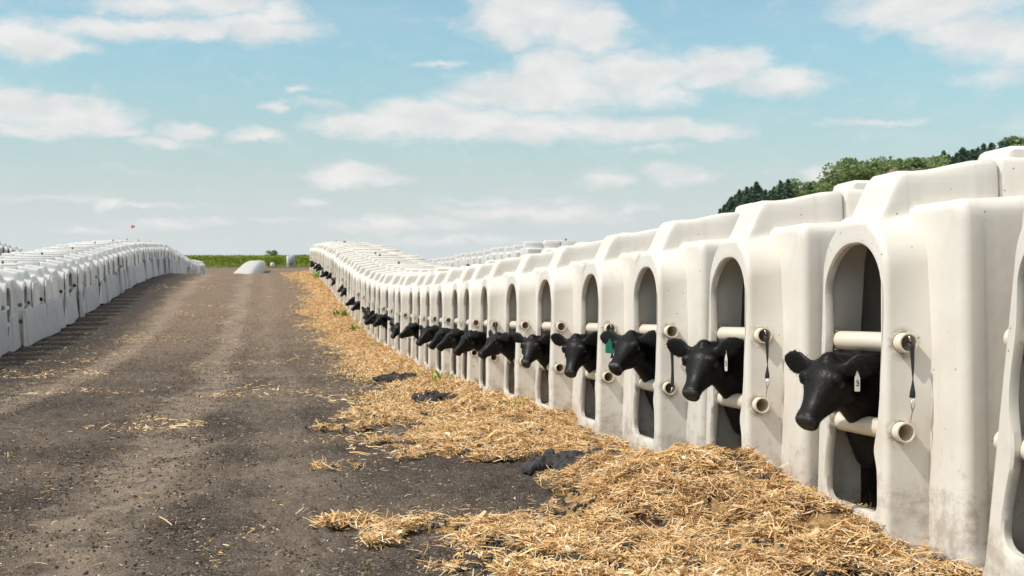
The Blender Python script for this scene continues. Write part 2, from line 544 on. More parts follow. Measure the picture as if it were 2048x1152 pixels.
M_CRUMB = mat_crumb()
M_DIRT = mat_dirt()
M_STRAND, M_BED = mat_straw(True), mat_straw(False)
M_SOIL = mat_simple('dark_wet_soil', (.042, .038, .038), .8, .5, 20, bump=.8)
M_CONIF = mat_leaf('conifer_needles', (.07, .12, .09), (.16, .24, .15))
M_DECID = mat_leaf('broad_leaves', (.12, .19, .08), (.36, .43, .18))
M_CROP = mat_leaf('crop_leaves', (.15, .24, .03), (.42, .48, .09))
M_WEED = mat_leaf('weed_leaves', (.10, .24, .02), (.26, .40, .05))
M_BARK = mat_simple('bark', (.09, .065, .05), .9, .3, 6, bump=.8)
M_TARP = mat_simple('white_sheeting', (.54, .505, .475), .45, .06, 1.5)
M_FLAG = mat_simple('pink_flag', (.72, .16, .22), .6, .1)
M_POLE = mat_simple('pale_pole', (.70, .70, .68), .5, .1)
M_KNOB = mat_simple('brown_knob', (.17, .10, .075), .6, .3, 25)
M_GREY = mat_simple('grey_sheet_metal', (.33, .37, .42), .5, .1)
M_BUCKET = mat_simple('grey_board', (.46, .46, .475), .5, .32, 3)


# ------------------------------------------------------------------ ground
def axis(lo, hi, fine_lo, fine_hi, step, grow):
    a = list(np.arange(fine_lo, fine_hi + 1e-6, step))
    s, v = step, fine_hi
    while v < hi:
        s *= grow; v += s; a.append(v)
    s, v = step, fine_lo
    pre = []
    while v > lo:
        s *= grow; v -= s; pre.append(v)
    return np.array(pre[::-1] + a)


gx = axis(-1500, 1500, -4.6, 2.7, .028, 1.09)
ys = [2.6]
while ys[-1] < 3000:
    ys.append(ys[-1] + max(.022, .0062 * ys[-1]) if ys[-1] < 160 else ys[-1] * 1.05)
gy = np.array([-300, -60, -20, -8, -3, 0, 1.2, 2.0] + ys)
XX, YY = np.meshgrid(gx, gy)
ZZ = G(XX, YY)
near = np.exp(-(np.maximum(YY, 3) / 45) ** 2) * (np.abs(XX) < 12)
rut = -.035 * (np.exp(-((XX + .72) / .28) ** 2) + np.exp(-((XX + 2.55) / .28) ** 2)) * sstep(YY, 200, 60)
ZZ = ZZ + rut + near * ((fbm(XX * .8, YY * .8, 3, 3) - .5) * .07 + (fbm(XX * 6, YY * 6, 8, 3) - .5) * .034 + np.maximum(fbm(XX * 17, YY * 17, 14, 2) - .58, 0) * .13)
ny_, nx_ = XX.shape
V = np.stack([XX, YY, ZZ], -1).reshape(-1, 3)
idx = np.arange(ny_ * nx_).reshape(ny_, nx_)
Q = np.stack([idx[:-1, :-1], idx[:-1, 1:], idx[1:, 1:], idx[1:, :-1]], -1).reshape(-1, 4)
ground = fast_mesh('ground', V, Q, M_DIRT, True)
tag(ground, 'dark dirt road and yard rising to a low crest', 'ground', kind='structure')


# ------------------------------------------------------------------ straw (stuff)
def strands(n, xr, yr, dens, lmin, lmax, wid, seed, lift=0.02, tilt=.35, thr=.25, yp=1.0):
    g = np.random.default_rng(seed)
    u = g.random(n * 4)
    y = yr[0] * (yr[1] / yr[0]) ** (u ** yp)
    x = g.uniform(xr[0], xr[1], n * 4)
    m, h = dens(x, y)
    keep = g.random(n * 4) < np.clip((m - thr) / .5, 0, 1)
    x, y, h, m = x[keep][:n], y[keep][:n], h[keep][:n], m[keep][:n]
    n = len(x)
    a = g.uniform(0, 2 * math.pi, n)
    L = lmin + (lmax - lmin) * g.random(n) ** 2.0
    w = wid * g.uniform(.6, 1.5, n)
    t = g.normal(0, tilt, n)
    z = G(x, y) + h + g.uniform(-.004, lift, n) + np.abs(np.sin(t)) * L * .3
    dx, dy, dz = np.cos(a) * np.cos(t), np.sin(a) * np.cos(t), np.sin(t)
    px, py = -np.sin(a), np.cos(a)
    roll = g.uniform(-1, 1, n)
    pz = roll * .8
    bend = g.normal(0, .18, n) * L
    P = np.zeros((n, 6, 3))
    for k, s in enumerate((-.5, 0, .5)):
        cx = x + dx * L * s + px * bend * (1 - 4 * s * s) * .5
        cy = y + dy * L * s + py * bend * (1 - 4 * s * s) * .5
        cz = z + dz * L * s + np.abs(bend) * (1 - 4 * s * s) * .25
        ww = w * (.5 if k != 1 else .6)
        P[:, 2 * k] = np.stack([cx - px * ww, cy - py * ww, cz - pz * ww], -1)
        P[:, 2 * k + 1] = np.stack([cx + px * ww, cy + py * ww, cz + pz * ww], -1)
    b = (np.arange(n) * 6)[:, None]
    q = np.concatenate([b + np.array([[0, 1, 3, 2]]), b + np.array([[2, 3, 5, 4]])], 1).reshape(-1, 4)
    return P.reshape(-1, 3), q


def cat(*vq):
    Vs, Qs, o = [], [], 0
    for v, q in vq:
        Vs.append(v); Qs.append(q + o); o += len(v)
    return np.concatenate(Vs), np.concatenate(Qs)


bx = np.arange(.0, 3.0, .022)
by = [2.7]
while by[-1] < 62: by.append(by[-1] + max(.024, .0055 * by[-1]))
by = np.array(by)
BX, BY = np.meshgrid(bx, by)
Mk, Hh = straw(BX, BY)
lump = (fbm(BX * 9, BY * 9, 51, 4, .6) - .5)
BZ = G(BX, BY) + Hh * (1 + lump * .5) + lump * .05 * sstep(Mk, .2, .7) - .05 + .062 * sstep(Mk, .38, .95)
V1 = np.stack([BX, BY, BZ], -1).reshape(-1, 3)
idx = np.arange(BX.size).reshape(BX.shape)
Q1 = np.stack([idx[:-1, :-1], idx[:-1, 1:], idx[1:, 1:], idx[1:, :-1]], -1).reshape(-1, 4)
mk = Mk.ravel()
Q1 = Q1[(mk[Q1].max(1) > .30)]
bed = fast_mesh('straw_bed', V1, Q1, M_BED, True)
tag(bed, 'golden straw bedding heaped along the hutch fronts', 'straw', kind='stuff')


def dens_mound(x, y):
    m, h = straw(x, y)
    c = fbm(x * 7, y * 6, 83, 3, .6)
    return m * (.25 + 1.25 * sstep(c, .32, .58)), h + .010 + .028 * sstep(c, .45, .75) * sstep(m, .4, .9)


def dens_scatter(x, y):
    m, h = straw(x, y)
    p = fbm(x * 1.1, y * .9, 71, 4)
    return np.clip(.22 + .85 * sstep(p, .56, .74) + m * .8 + .25 * sstep(x, .2, 1.2), 0, 1), h * 0 + .004


TUFTS = [(-.62, 5.95), (-1.95, 7.3), (-.1, 6.05), (-.95, 8.9), (.05, 9.2), (-.35, 5.2), (-2.3, 9.6), (-2.7, 13.5), (-1.8, 14.5), (.45, 7.1), (.25, 8.3), (-.15, 4.6)]


def dens_tuft(x, y):
    d = np.zeros_like(x)
    for tx, ty in TUFTS:
        d = np.maximum(d, np.exp(-(((x - tx) / .085) ** 2 + ((y - ty) / .10) ** 2)))
    return d, d * .015


st = cat(strands(150000, (.0, 2.62), (2.9, 11), dens_mound, .012, .11, .0025, 1, .026, .24, thr=.25),
         strands(1500, (.0, 2.5), (2.9, 10), dens_mound, .03, .11, .0105, 8, .03, .3, thr=.4),
         strands(50000, (.0, 2.62), (2.9, 14), dens_mound, .006, .026, .0040, 7, .03, .5, thr=.3),
         strands(60000, (.1, 2.55), (9, 60), dens_mound, .03, .13, .0055, 2, .03, thr=.25, yp=.9),
         strands(26000, (-4.4, 2.2), (3.0, 34), dens_scatter, .006, .06, .0021, 3, .006, .12, thr=.12),
         strands(7000, (-3.9, 1.6), (7, 52), dens_scatter, .03, .13, .0055, 9, .01, .15, thr=.3, yp=.8),
         strands(1500, (-3, .7), (4, 15), dens_tuft, .02, .10, .0028, 4, .02, .3))
so_ = fast_mesh('straw_strands', st[0], st[1], M_STRAND)
tag(so_, 'loose straw stalks scattered on heaps and road', 'straw', kind='stuff')

# crumbs of earth
ico = [(0, 0, 1), (.89, 0, .45), (.28, .85, .45), (-.72, .53, .45), (-.72, -.53, .45), (.28, -.85, .45), (.72, .53, -.45), (-.28, .85, -.45), (-.89, 0, -.45), (-.28, -.85, -.45), (.72, -.53, -.45), (0, 0, -1)]
icf = [(0, 1, 2), (0, 2, 3), (0, 3, 4), (0, 4, 5), (0, 5, 1), (1, 6, 2), (2, 7, 3), (3, 8, 4), (4, 9, 5), (5, 10, 1), (6, 7, 2), (7, 8, 3), (8, 9, 4), (9, 10, 5), (10, 6, 1), (11, 7, 6), (11, 8, 7), (11, 9, 8), (11, 10, 9), (11, 6, 10)]


def lumps(n, xr, yr, s0, s1, seed, pts=None):
    g = np.random.default_rng(seed)
    x = g.uniform(xr[0], xr[1], n); y = yr[0] * (yr[1] / yr[0]) ** g.random(n)
    if pts is not None:
        k = g.integers(0, len(pts), n)
        pt = np.array(pts)[k]
        x = pt[:, 0] + g.normal(0, 1, n) * pt[:, 2]; y = pt[:, 1] + g.normal(0, 1, n) * pt[:, 2]
    s = s0 + (s1 - s0) * g.random(n) ** 4
    I = np.array(ico)
    P = I[None] * s[:, None, None] * g.uniform(.6, 1.35, (n, 12, 1)) * np.array([1, 1, .6])
    z = G(x, y) + s * .15
    if pts is not None: z = z + np.exp(-((x - pt[:, 0]) ** 2 + (y - pt[:, 1]) ** 2) / (pt[:, 2] ** 2 * 2)) * g.random(n) * .055
    P = P + np.stack([x, y, z], -1)[:, None]
    Fq = (np.arange(n) * 12)[:, None, None] + np.array(icf)[None]
    return P.reshape(-1, 3), Fq.reshape(-1, 3)


OCT = (np.array([(0, 0, 1), (1, 0, 0), (0, 1, 0), (-1, 0, 0), (0, -1, 0), (0, 0, -1)], float), np.array([(0, 1, 2), (0, 2, 3), (0, 3, 4), (0, 4, 1), (5, 2, 1), (5, 3, 2), (5, 4, 3), (5, 1, 4)]))
g_ = np.random.default_rng(5)
n = 420000
x = g_.uniform(-5, 2.3, n); y = 3.0 * 15.0 ** (g_.random(n) ** 1.25)
keep = g_.random(n) < .45 + .55 * sstep(fbm(x * 1.6, y * 1.2, 15, 4, .6), .40, .62)
trk = np.maximum(np.exp(-((x + .72) / .30) ** 4), np.exp(-((x + 2.55) / .28) ** 4))
keep &= g_.random(n) > .75 * trk
keep &= g_.random(n) > sstep(y, 9, 40)
x, y = x[keep], y[keep]; n = len(x)
sz = .0012 + .0062 * g_.random(n) ** 4 + .00022 * y
P = OCT[0][None] * sz[:, None, None] * g_.uniform(.55, 1.4, (n, 6, 1)) * np.array([1.15, 1.15, .75])
P = P + np.stack([x, y, G(x, y) - .012 + (fbm(x * .8, y * .8, 3, 3) - .5) * .07 * np.exp(-(y / 45) ** 2) + (fbm(x * 6, y * 6, 8, 3) - .5) * .034 + .013], -1)[:, None]
co = fast_mesh('soil_crumbs', P.reshape(-1, 3), ((np.arange(n) * 6)[:, None, None] + OCT[1][None]).reshape(-1, 3), M_CRUMB, False)
tag(co, 'small dark crumbs of earth strewn over the road', 'soil', kind='stuff')


# dark crumbs and chaff worked into the heaps
n = 60000
x = g_.uniform(.3, 2.6, n); y = 3.0 * 5.0 ** g_.random(n)
m_, h_ = straw(x, y)
keep = (m_ > .3) & (fbm(x * 4.5, y * 3.5, 87, 4, .6) > .52)
x, y, h_ = x[keep], y[keep], h_[keep]; n = len(x)
sz = .002 + .011 * g_.random(n) ** 2.2
P = OCT[0][None] * sz[:, None, None] * g_.uniform(.55, 1.4, (n, 6, 1))
P = P + np.stack([x, y, G(x, y) + h_ + g_.uniform(.004, .036, n)], -1)[:, None]
co = fast_mesh('soil_in_straw', P.reshape(-1, 3), ((np.arange(n) * 6)[:, None, None] + OCT[1][None]).reshape(-1, 3), M_SOIL, False)
tag(co, 'dark bits of soil mixed into the straw heaps', 'soil', kind='stuff')


# dark soil clods against the straw
def clod(pts, n, s1, seed, label):
    v, f = lumps(n, (0, 1), (1, 2), .008, s1, seed, pts)
    v = v - np.array([pts[0][0], pts[0][1], 0])
    ctr = ball((0, 0, 0), .05)
    core = [ball((p[0] - pts[0][0], p[1] - pts[0][1], Gs(p[0], p[1]) - .01), p[2] * 1.15, (1, 1, .34), 12) for p in pts]
    cv, cf = join(*core)
    tmp = mesh_obj('clod_form', np.concatenate([v, np.array([tuple(q) for q in cv])]), [tuple(q) for q in f] + [tuple(i + len(v) for i in q) for q in cf], None)
    r = tmp.modifiers.new('r', 'REMESH'); r.mode = 'VOXEL'; r.voxel_size = .009
    dg = bpy.context.evaluated_depsgraph_get(); dg.update()
    me = bpy.data.meshes.new_from_object(tmp.evaluated_get(dg))
    bpy.data.objects.remove(tmp)
    bm = bmesh.new(); bm.from_mesh(me)
    seen, best = set(), []
    for v0 in bm.verts:
        if v0 in seen: continue
        st_, isl = [v0], []
        seen.add(v0)
        while st_:
            a = st_.pop(); isl.append(a)
            for e in a.link_edges:
                b = e.other_vert(a)
                if b not in seen: seen.add(b); st_.append(b)
        if len(isl) > len(best): best = isl
    bs = set(best)
    bmesh.ops.delete(bm, geom=[q for q in bm.verts if q not in bs], context='VERTS')
    bm.normal_update()
    for q in bm.verts:
        x_, y_, z_ = q.co
        d_ = (fbm(x_ * 38 + z_ * 21, y_ * 38 - z_ * 17, seed, 3, .65) - .5) * .060 + (vnoise(x_ * 14 + 3, y_ * 14 + z_ * 9, seed + 5) - .4) * .06
        q.co += Vector(q.normal) * float(d_)
    bm.to_mesh(me); bm.free()
    me.name = 'soil_clod'
    me.materials.clear(); me.materials.append(M_SOIL)
    o = bpy.data.objects.new('soil_clod', me)
    COL.objects.link(o)
    o.location = (pts[0][0], pts[0][1], max(float(straw(p[0], p[1])[1]) for p in pts) * .8 + .03)
    tag(o, label, 'soil clod', 'dark clods of earth beside the straw')


clod([(1.62, 6.34, .09), (1.74, 6.20, .10), (1.88, 6.05, .08)], 700, .06, 21, 'largest dark damp soil clod at the foot of the third hutch')
clod([(1.62, 11.4, .10), (1.55, 11.1, .06)], 220, .06, 22, 'dark soil clod beside the green shoots halfway along the straw')
clod([(1.62, 14.6, .13)], 200, .07, 23, 'far dark soil clod low on the straw near the dip')
clod([(1.83, 5.35, .06)], 120, .03, 24, 'dark crumbly soil in the top of the nearest straw heap')


# ------------------------------------------------------------------ calf hutch
def smin(a, b, k):
    h = np.clip(.5 + .5 * (b - a) / k, 0, 1)
    return b + (a - b) * h - k * h * (1 - h)


def rbox(y, z, hw, top, rad):
    qx = np.abs(y) - hw + rad
    qz = z - top + rad
    return np.hypot(np.maximum(qx, 0), np.maximum(qz, 0)) + np.minimum(np.maximum(qx, qz), 0) - rad


def foot(z):
    return .022 * np.exp(-(np.maximum(z, 0) / .05) ** 2)


def nose_sdf(y, z, x):
    t = np.clip(x / .17, 0, 1)
    bul = .034 * t * t * np.exp(-((z - .72) / .34) ** 2)
    hw = .248 + .036 * (1 - z / 1.25) + bul + foot(z)
    d = rbox(y, z, hw, 1.245 + .03 * t, .20)
    rh = 1.245 + (.185) * sstep(x, .025, .155) + .05 * sstep(x, .2, .55) + .02 * sstep(x, .30, .40)
    rt = rbox(y, z, .125 + .03 * (1.45 - z), rh, .035)
    for gy_ in (-.055, 0, .055):
        if .03 < x < .17:
            pass
    return smin(d, rt, .018)


def body_sdf(y, z, x, wide=0.0):
    hw = .455 + wide + .035 * (1 - z / 1.3) + foot(z)
    top = 1.295 + .02 * sstep(x, .2, .6)
    d = rbox(y, z, hw, top, .06)
    rise = 1.43 + .05 * sstep(x, .2, .55)
    step = .012 if x > .575 else 0
    rt = rbox(y, z, .125 + .02 * (1.45 - z), rise + step, .035)
    return smin(d, rt, .015)


def open_sdf(y, z):
    low = sstep(z, .62, .40)
    y = y + .016
    hw = .220 - .022 * low + .006 * np.sin(z * 9.0)
    hw = hw - np.where(y < 0, .022 * np.exp(-((z - .40) / .05) ** 2), .008 * np.sin(z * 17))
    qx = np.abs(y) - hw
    top = rbox(y, z, hw, 1.155, .195)
    bot = .165 - z
    k = .05
    a, b = top + k, bot + k
    return np.hypot(np.maximum(a, 0), np.maximum(b, 0)) + np.minimum(np.maximum(a, b), 0) - k


ZC = .62


def angles():
    key = []
    for (y, z) in [(.125, 1.27), (.125, 1.43), (.10, 1.46), (.455, 1.29), (.44, 1.31), (.49, .02), (.28, .02), (.19, .17), (.255, 1.12), (.2, 1.22), (.13, 1.29)]:
        key.append(math.atan2(z - ZC, y))
    a = list(np.linspace(-math.pi, math.pi, 132, endpoint=False))
    for k in key:
        for d in (-.05, -.03, -.016, -.006, .006, .016, .03, .05):
            for s in (k + d, math.pi - (k + d)):
                s = (s + math.pi) % (2 * math.pi) - math.pi
                a.append(s)
    a = np.array(sorted(a))
    return a[np.concatenate([[True], np.diff(a) > .003])]


ANG = angles()
CA, SA = np.cos(ANG), np.sin(ANG)


def ray_r(fn, inset=0.0):
    """radius of the profile along every ray from (0, ZC); the lowest floor is z = 0"""
    rs = np.linspace(1.05, .02, 260)
    yy = rs[:, None] * CA[None]; zz = ZC + rs[:, None] * SA[None]
    d = np.maximum(fn(yy, zz), -zz) + inset
    ins = d < 0
    first = np.argmax(ins, 0)
    first = np.clip(first, 1, None)
    hi = rs[first - 1]; lo = rs[first]
    for _ in range(18):
        mid = (hi + lo) / 2
        y, z = mid * CA, ZC + mid * SA
        dd = np.maximum(fn(y, z), -z) + inset
        hi = np.where(dd < 0, hi, mid); lo = np.where(dd < 0, mid, lo)
    return (hi + lo) / 2


def hut_mesh():
    rings = []           # (x array, r array)
    add = lambda x, r: rings.append((np.full(len(ANG), x) if np.isscalar(x) else x, r))
    # outer skin, from the rear to the front
    sect = [(.578, 1.08), (1.12, 1.60), (1.64, 2.15)]
    r_b = lambda x, w=0., i=0.: ray_r(lambda y, z: body_sdf(y, z, x, w), i)
    add(2.15, ray_r(lambda y, z: body_sdf(y, z, 2.1), .30))
    add(2.15, ray_r(lambda y, z: body_sdf(y, z, 2.1), .06))
    add(2.135, ray_r(lambda y, z: body_sdf(y, z, 2.1), .015))
    add(2.10, r_b(2.1))
    for (a, b) in reversed(sect):
        if b < 2.1:
            add(b, r_b(b, 0, .035)); add(b - .006, r_b(b, 0, .012)); add(b - .03, r_b(b))
        add(a + .03, r_b(a + .01)); add(a + .006, r_b(a + .01, 0, .012)); add(a, r_b(a + .01, 0, .035))
    add(.574, r_b(.57, 0, .014)); add(.569, r_b(.56, 0, .004)); add(.56, r_b(.55))
    for x in (.47, .40, .33, .27):
        add(x, r_b(x, .02 * sstep(x, .3, .2)))
    Rb = .045
    nose17 = ray_r(lambda y, z: nose_sdf(y, z, .17))
    for a in (90, 65, 45, 28, 14, 4):
        x = .17 + Rb * (1 - math.cos(R(90 - (90 - a)))) if False else .17 + Rb * (1 - math.sin(R(90 - a)))
        ins = Rb * (1 - math.cos(R(90 - a)))
        add(x, np.maximum(r_b(x, .02, ins), nose17))
    add(.171, nose17)
    for x in (.15, .125, .10, .08, .06, .045, .032):
        add(x, ray_r(lambda y, z: nose_sdf(y, z, x)))
    Rn = .027
    for a in (6, 18, 35, 55, 75):
        x = Rn * (1 - math.sin(R(a))); ins = Rn * (1 - math.cos(R(90 - a)))
        ins = Rn * (1 - math.cos(R(90 - (a)))) if False else Rn - Rn * math.sin(math.acos(max(-1, min(1, 1 - x / Rn))))
        add(x, ray_r(lambda y, z: nose_sdf(y, z, x), ins))
    ro = ray_r(open_sdf)
    nf = ray_r(lambda y, z: nose_sdf(y, z, 0.0), Rn)
    add(0.0, nf)
    gp = np.maximum(nf - ro, .004)
    add(0.0, ro + gp * .6)
    add(-.003, ro + gp * .35); add(-.002, ro + gp * .1)
    # inside
    add(.006, ro); add(.030, ro); add(.034, ro + .004)
    r17 = ray_r(lambda y, z: nose_sdf(y, z, .16), .02)
    add(.036, np.maximum(ray_r(lambda y, z: nose_sdf(y, z, .05), .03), ro + .006))
    add(.12, np.maximum(ray_r(lambda y, z: nose_sdf(y, z, .12), .02), ro))
    add(.19, r17)
    add(.195, r_b(.2, 0, .03)); add(.30, r_b(.3, 0, .02)); add(.555, r_b(.55, 0, .02))
    add(.56, r_b(.57, 0, .04)); add(.59, r_b(.6, 0, .04))
    for (a, b) in sect:
        add(a + .015, r_b(a, 0, .02)); add(min(b - .015, 2.1), r_b(b, 0, .02))
        if b < 2.1: add(b, r_b(b, 0, .055)); add(b + .035, r_b(b, 0, .055))
    add(2.12, r_b(2.1, 0, .06))
    add(2.12, r_b(2.1, 0, .30))
    N_ = len(ANG)
    V = []
    for (x, r) in rings:
        y = r * CA; z = ZC + r * SA
        xx = x + .030 * np.clip(z, 0, 1.3) * np.clip(1 - x / .8, 0, 1)
        # grooves moulded into the sloping front of the ridge
        V.append(np.stack([xx, y, z], -1))
    V = np.concatenate(V)
    # moulded grooves on ridge front
    m = (V[:, 2] > 1.26) & (V[:, 0] > .05) & (V[:, 0] < .32) & (np.abs(V[:, 1]) < .10)
    Fc = []
    for k in range(len(rings) - 1):
        for j in range(N_):
            j2 = (j + 1) % N_
            Fc.append((k * N_ + j, k * N_ + j2, (k + 1) * N_ + j2, (k + 1) * N_ + j))
    Fc.append(tuple(range(N_ - 1, -1, -1)))
    b = (len(rings) - 1) * N_
    Fc.append(tuple(range(b, b + N_)))
    V = [tuple(q) for q in V]
    for y in (-.066, 0, .066):
        path = []
        for x in np.linspace(.045, .19, 9):
            z = 1.245 + .185 * float(sstep(x, .025, .155)) + .05 * float(sstep(x, .2, .55)) - .004
            path.append((x + .030 * min(z, 1.3) * (1 - x / .8), y, z))
        tv, tf = tube(path, [.003, .007, .010, .011, .011, .010, .008, .006, .002], 8)
        o_ = len(V)
        V += [tuple(q) for q in tv]
        Fc += [tuple(i + o_ for i in q) for q in tf]
    return V, Fc


def add_mods_sharp(o, ang=38):
    me = o.data
    bm = bmesh.new(); bm.from_mesh(me)
    bmesh.ops.recalc_face_normals(bm, faces=bm.faces)
    for e in bm.edges:
        if len(e.link_faces) == 2 and e.calc_face_angle(0) > R(ang): e.smooth = False
    bm.to_mesh(me); bm.free()


def pipe_mesh(ylo, yhi, x, z, r=.037, wall=.007):
    V, Fc = [], []
    n = 28
    prof = [(ylo, r - wall), (ylo - .0015, r - wall * .5), (ylo, r), (yhi, r), (yhi + .0015, r - wall * .5), (yhi, r - wall)]
    for (y, rr) in prof:
        for k in range(n):
            a = 2 * math.pi * k / n
            V.append((x + rr * math.cos(a), y, z + rr * math.sin(a)))
    for i in range(len(prof)):
        for k in range(n):
            k2, i2 = (k + 1) % n, (i + 1) % len(prof)
            Fc.append((i * n + k, i2 * n + k, i2 * n + k2, i * n + k2))
    return V, Fc


def strap_mesh(x, y, z0, z1, w=.011, twist=2.6, sag=.0):
    V, Fc = [], []
    n = 26
    for i in range(n + 1):
        t = i / n
        a = twist * t * t
        ww = w * (1 - .35 * math.sin(math.pi * min(1, t * 1.1)))
        z = z0 + (z1 - z0) * t
        yy = y - .010 - .006 * math.sin(math.pi * t) + (.016 if t < .04 else 0)
        xx = x + sag * math.sin(math.pi * t)
        dx, dy = math.cos(a) * ww, math.sin(a) * ww * .8
        nx, ny = -math.sin(a) * .0016, math.cos(a) * .0016
        V += [(xx - dx + nx, yy - dy + ny, z), (xx + dx + nx, yy + dy + ny, z), (xx + dx - nx, yy + dy - ny, z), (xx - dx - nx, yy - dy - ny, z)]
        if i:
            b = (i - 1) * 4
            for k in range(4):
                Fc.append((b + k, b + (k + 1) % 4, b + 4 + (k + 1) % 4, b + 4 + k))
    Fc.append((3, 2, 1, 0)); Fc.append((n * 4, n * 4 + 1, n * 4 + 2, n * 4 + 3))
    return V, Fc


hv, hf = hut_mesh()
RAIL_X, RAIL_HI, RAIL_LO = .080, .785, .465


SHELL = [None]


def make_hutch(name='calf_hutch'):
    root = empty(name)
    if SHELL[0] is None:
        sh = mesh_obj('shell', hv, hf, M_HUT, root)
        add_mods_sharp(sh)
        cut = mesh_obj('cut', *join(*[tube([(RAIL_X + dx, -.5, z), (RAIL_X + dx, .5, z)], .0395, 24) for z, dx in ((RAIL_HI, .012), (RAIL_LO, -.004))]), None)
        add_mods_sharp(cut)
        b = sh.modifiers.new('b', 'BOOLEAN'); b.operation = 'DIFFERENCE'; b.object = cut; b.solver = 'EXACT'
        dg = bpy.context.evaluated_depsgraph_get(); dg.update()
        me = bpy.data.meshes.new_from_object(sh.evaluated_get(dg))
        sh.modifiers.clear()
        old = sh.data; sh.data = me; me.name = 'shell'
        bpy.data.objects.remove(cut)
        add_mods_sharp(sh)
        SHELL[0] = me
    else:
        sh = bpy.data.objects.new('shell', SHELL[0]); COL.objects.link(sh); sh.parent = root
    return root


def bedding(root):
    """trodden straw on the hutch floor"""
    xs_ = np.linspace(.06, 2.06, 34); ys_ = np.linspace(-.43, .43, 18)
    A, B = np.meshgrid(xs_, ys_)
    wid = np.where(A < .22, .23, .44)
    Bc = np.clip(B, -wid, wid)
    Z = .05 + .07 * fbm(A * 4, Bc * 4, 61, 3) - .03 * (A < .1)
    V = np.stack([A, Bc, Z], -1).reshape(-1, 3)
    ii = np.arange(A.size).reshape(A.shape)
    Q = np.stack([ii[:-1, :-1], ii[:-1, 1:], ii[1:, 1:], ii[1:, :-1]], -1).reshape(-1, 4)
    o = mesh_obj('bedding', V, Q, M_BEDDING, root)


M_BEDDING = mat_simple('trodden_bedding', (.10, .068, .042), .9, .5, 14, bump=.9)
RAIL_X, RAIL_HI, RAIL_LO = .080, .785, .465
YN, YF = -.308, .308                     # near and far ends of the rails


def rails(root):
    for z in (RAIL_HI, RAIL_LO):
        x = RAIL_X + (.012 if z == RAIL_HI else -.004)
        v, f = pipe_mesh(YN, YF, x, z)
        p = mesh_obj('rail', v, f, M_PIPE, root)
        add_mods_sharp(p, 50)
    return root


def strap(root, style=0):
    if style == 0:
        v, f = strap_mesh(RAIL_X + .016, YN, RAIL_HI + .008, RAIL_LO + .125)
        s = mesh_obj('strap', v, f, M_STRAP, root)
        hk = [(RAIL_X + .016, YN - .010, RAIL_LO + .127), (RAIL_X + .009, YN - .014, RAIL_LO + .10), (RAIL_X + .014, YN - .012, RAIL_LO + .075), (RAIL_X + .014, YN + .004, RAIL_LO + .034), (RAIL_X + .012, YN + .03, RAIL_LO + .026)]
        v, f = tube(hk, .0022, 6)
        hk2 = [(RAIL_X + .016, YN - .010, RAIL_LO + .127), (RAIL_X + .023, YN - .014, RAIL_LO + .10), (RAIL_X + .014, YN - .012, RAIL_LO + .075)]
        mesh_obj('hook', *join((v, f), tube(hk2, .0022, 6)), M_HOOK, s)
        pin = tube([(RAIL_X + .010, YN - .004, RAIL_HI + .026), (RAIL_X + .014, YN - .006, RAIL_HI + .004)], .003, 6)
        mesh_obj('pin', *pin, M_HOOK, s)
    else:
        v, f = strap_mesh(RAIL_X + .004, YN, RAIL_HI - .10, RAIL_LO + .01, twist=-1.2)
        s = mesh_obj('strap', v, f, M_STRAP, root)
        hk = tube([(RAIL_X + .004, YN - .008, RAIL_HI - .10), (RAIL_X + .008, YN - .012, RAIL_HI - .06), (RAIL_X + .010, YN + .004, RAIL_HI - .03)], .0022, 6)
        mesh_obj('hook', *hk, M_HOOK, s)
        pin = tube([(RAIL_X - .010, YN - .006, RAIL_LO - .030), (RAIL_X + .010, YN - .006, RAIL_LO + .018)], .003, 6)
        mesh_obj('pin', *pin, M_HOOK, s)


def knob(root, x=.92, z=1.545):
    v, f = tube([(x, 0, z - .05), (x, 0, z)], [.014, .014], 10)
    prof = [(-.03, .012), (-.024, .022), (-.008, .030), (.008, .030), (.024, .022), (.03, .010)]
    vk, fk = tube([(x, p, z + .028) for p, _ in prof], [r for _, r in prof], 16)
    return mesh_obj('vent_knob', *join((v, f), (vk, fk)), M_KNOB, root)


def rear_cap(root):
    """raised moulded cap over the rear part of the ridge"""
    V, Fc = [], []
    zs = 1.478
    prof = []
    n = 0
    for (x, ins) in ((.635, .03), (.642, .012), (.665, 0), (1.52, 0), (1.545, .012), (1.55, .03)):
        ring = [(-.108 + ins * .5, zs), (-.108 + ins * .5, zs + .040 - ins), (-.09 + ins * .5, zs + .056 - ins), (.09 - ins * .5, zs + .056 - ins), (.108 - ins * .5, zs + .040 - ins), (.108 - ins * .5, zs)]
        V += [(x, y, z) for y, z in ring]
        if n:
            b = (n - 1) * 6
            for k in range(6):
                Fc.append((b + k, b + (k + 1) % 6, b + 6 + (k + 1) % 6, b + 6 + k))
        n += 1
    Fc.append((5, 4, 3, 2, 1, 0)); Fc.append(tuple(range((n - 1) * 6, n * 6)))
    o = mesh_obj('vent_cap', V, Fc, M_HUT, root)
    add_mods_sharp(o, 40)
    return o


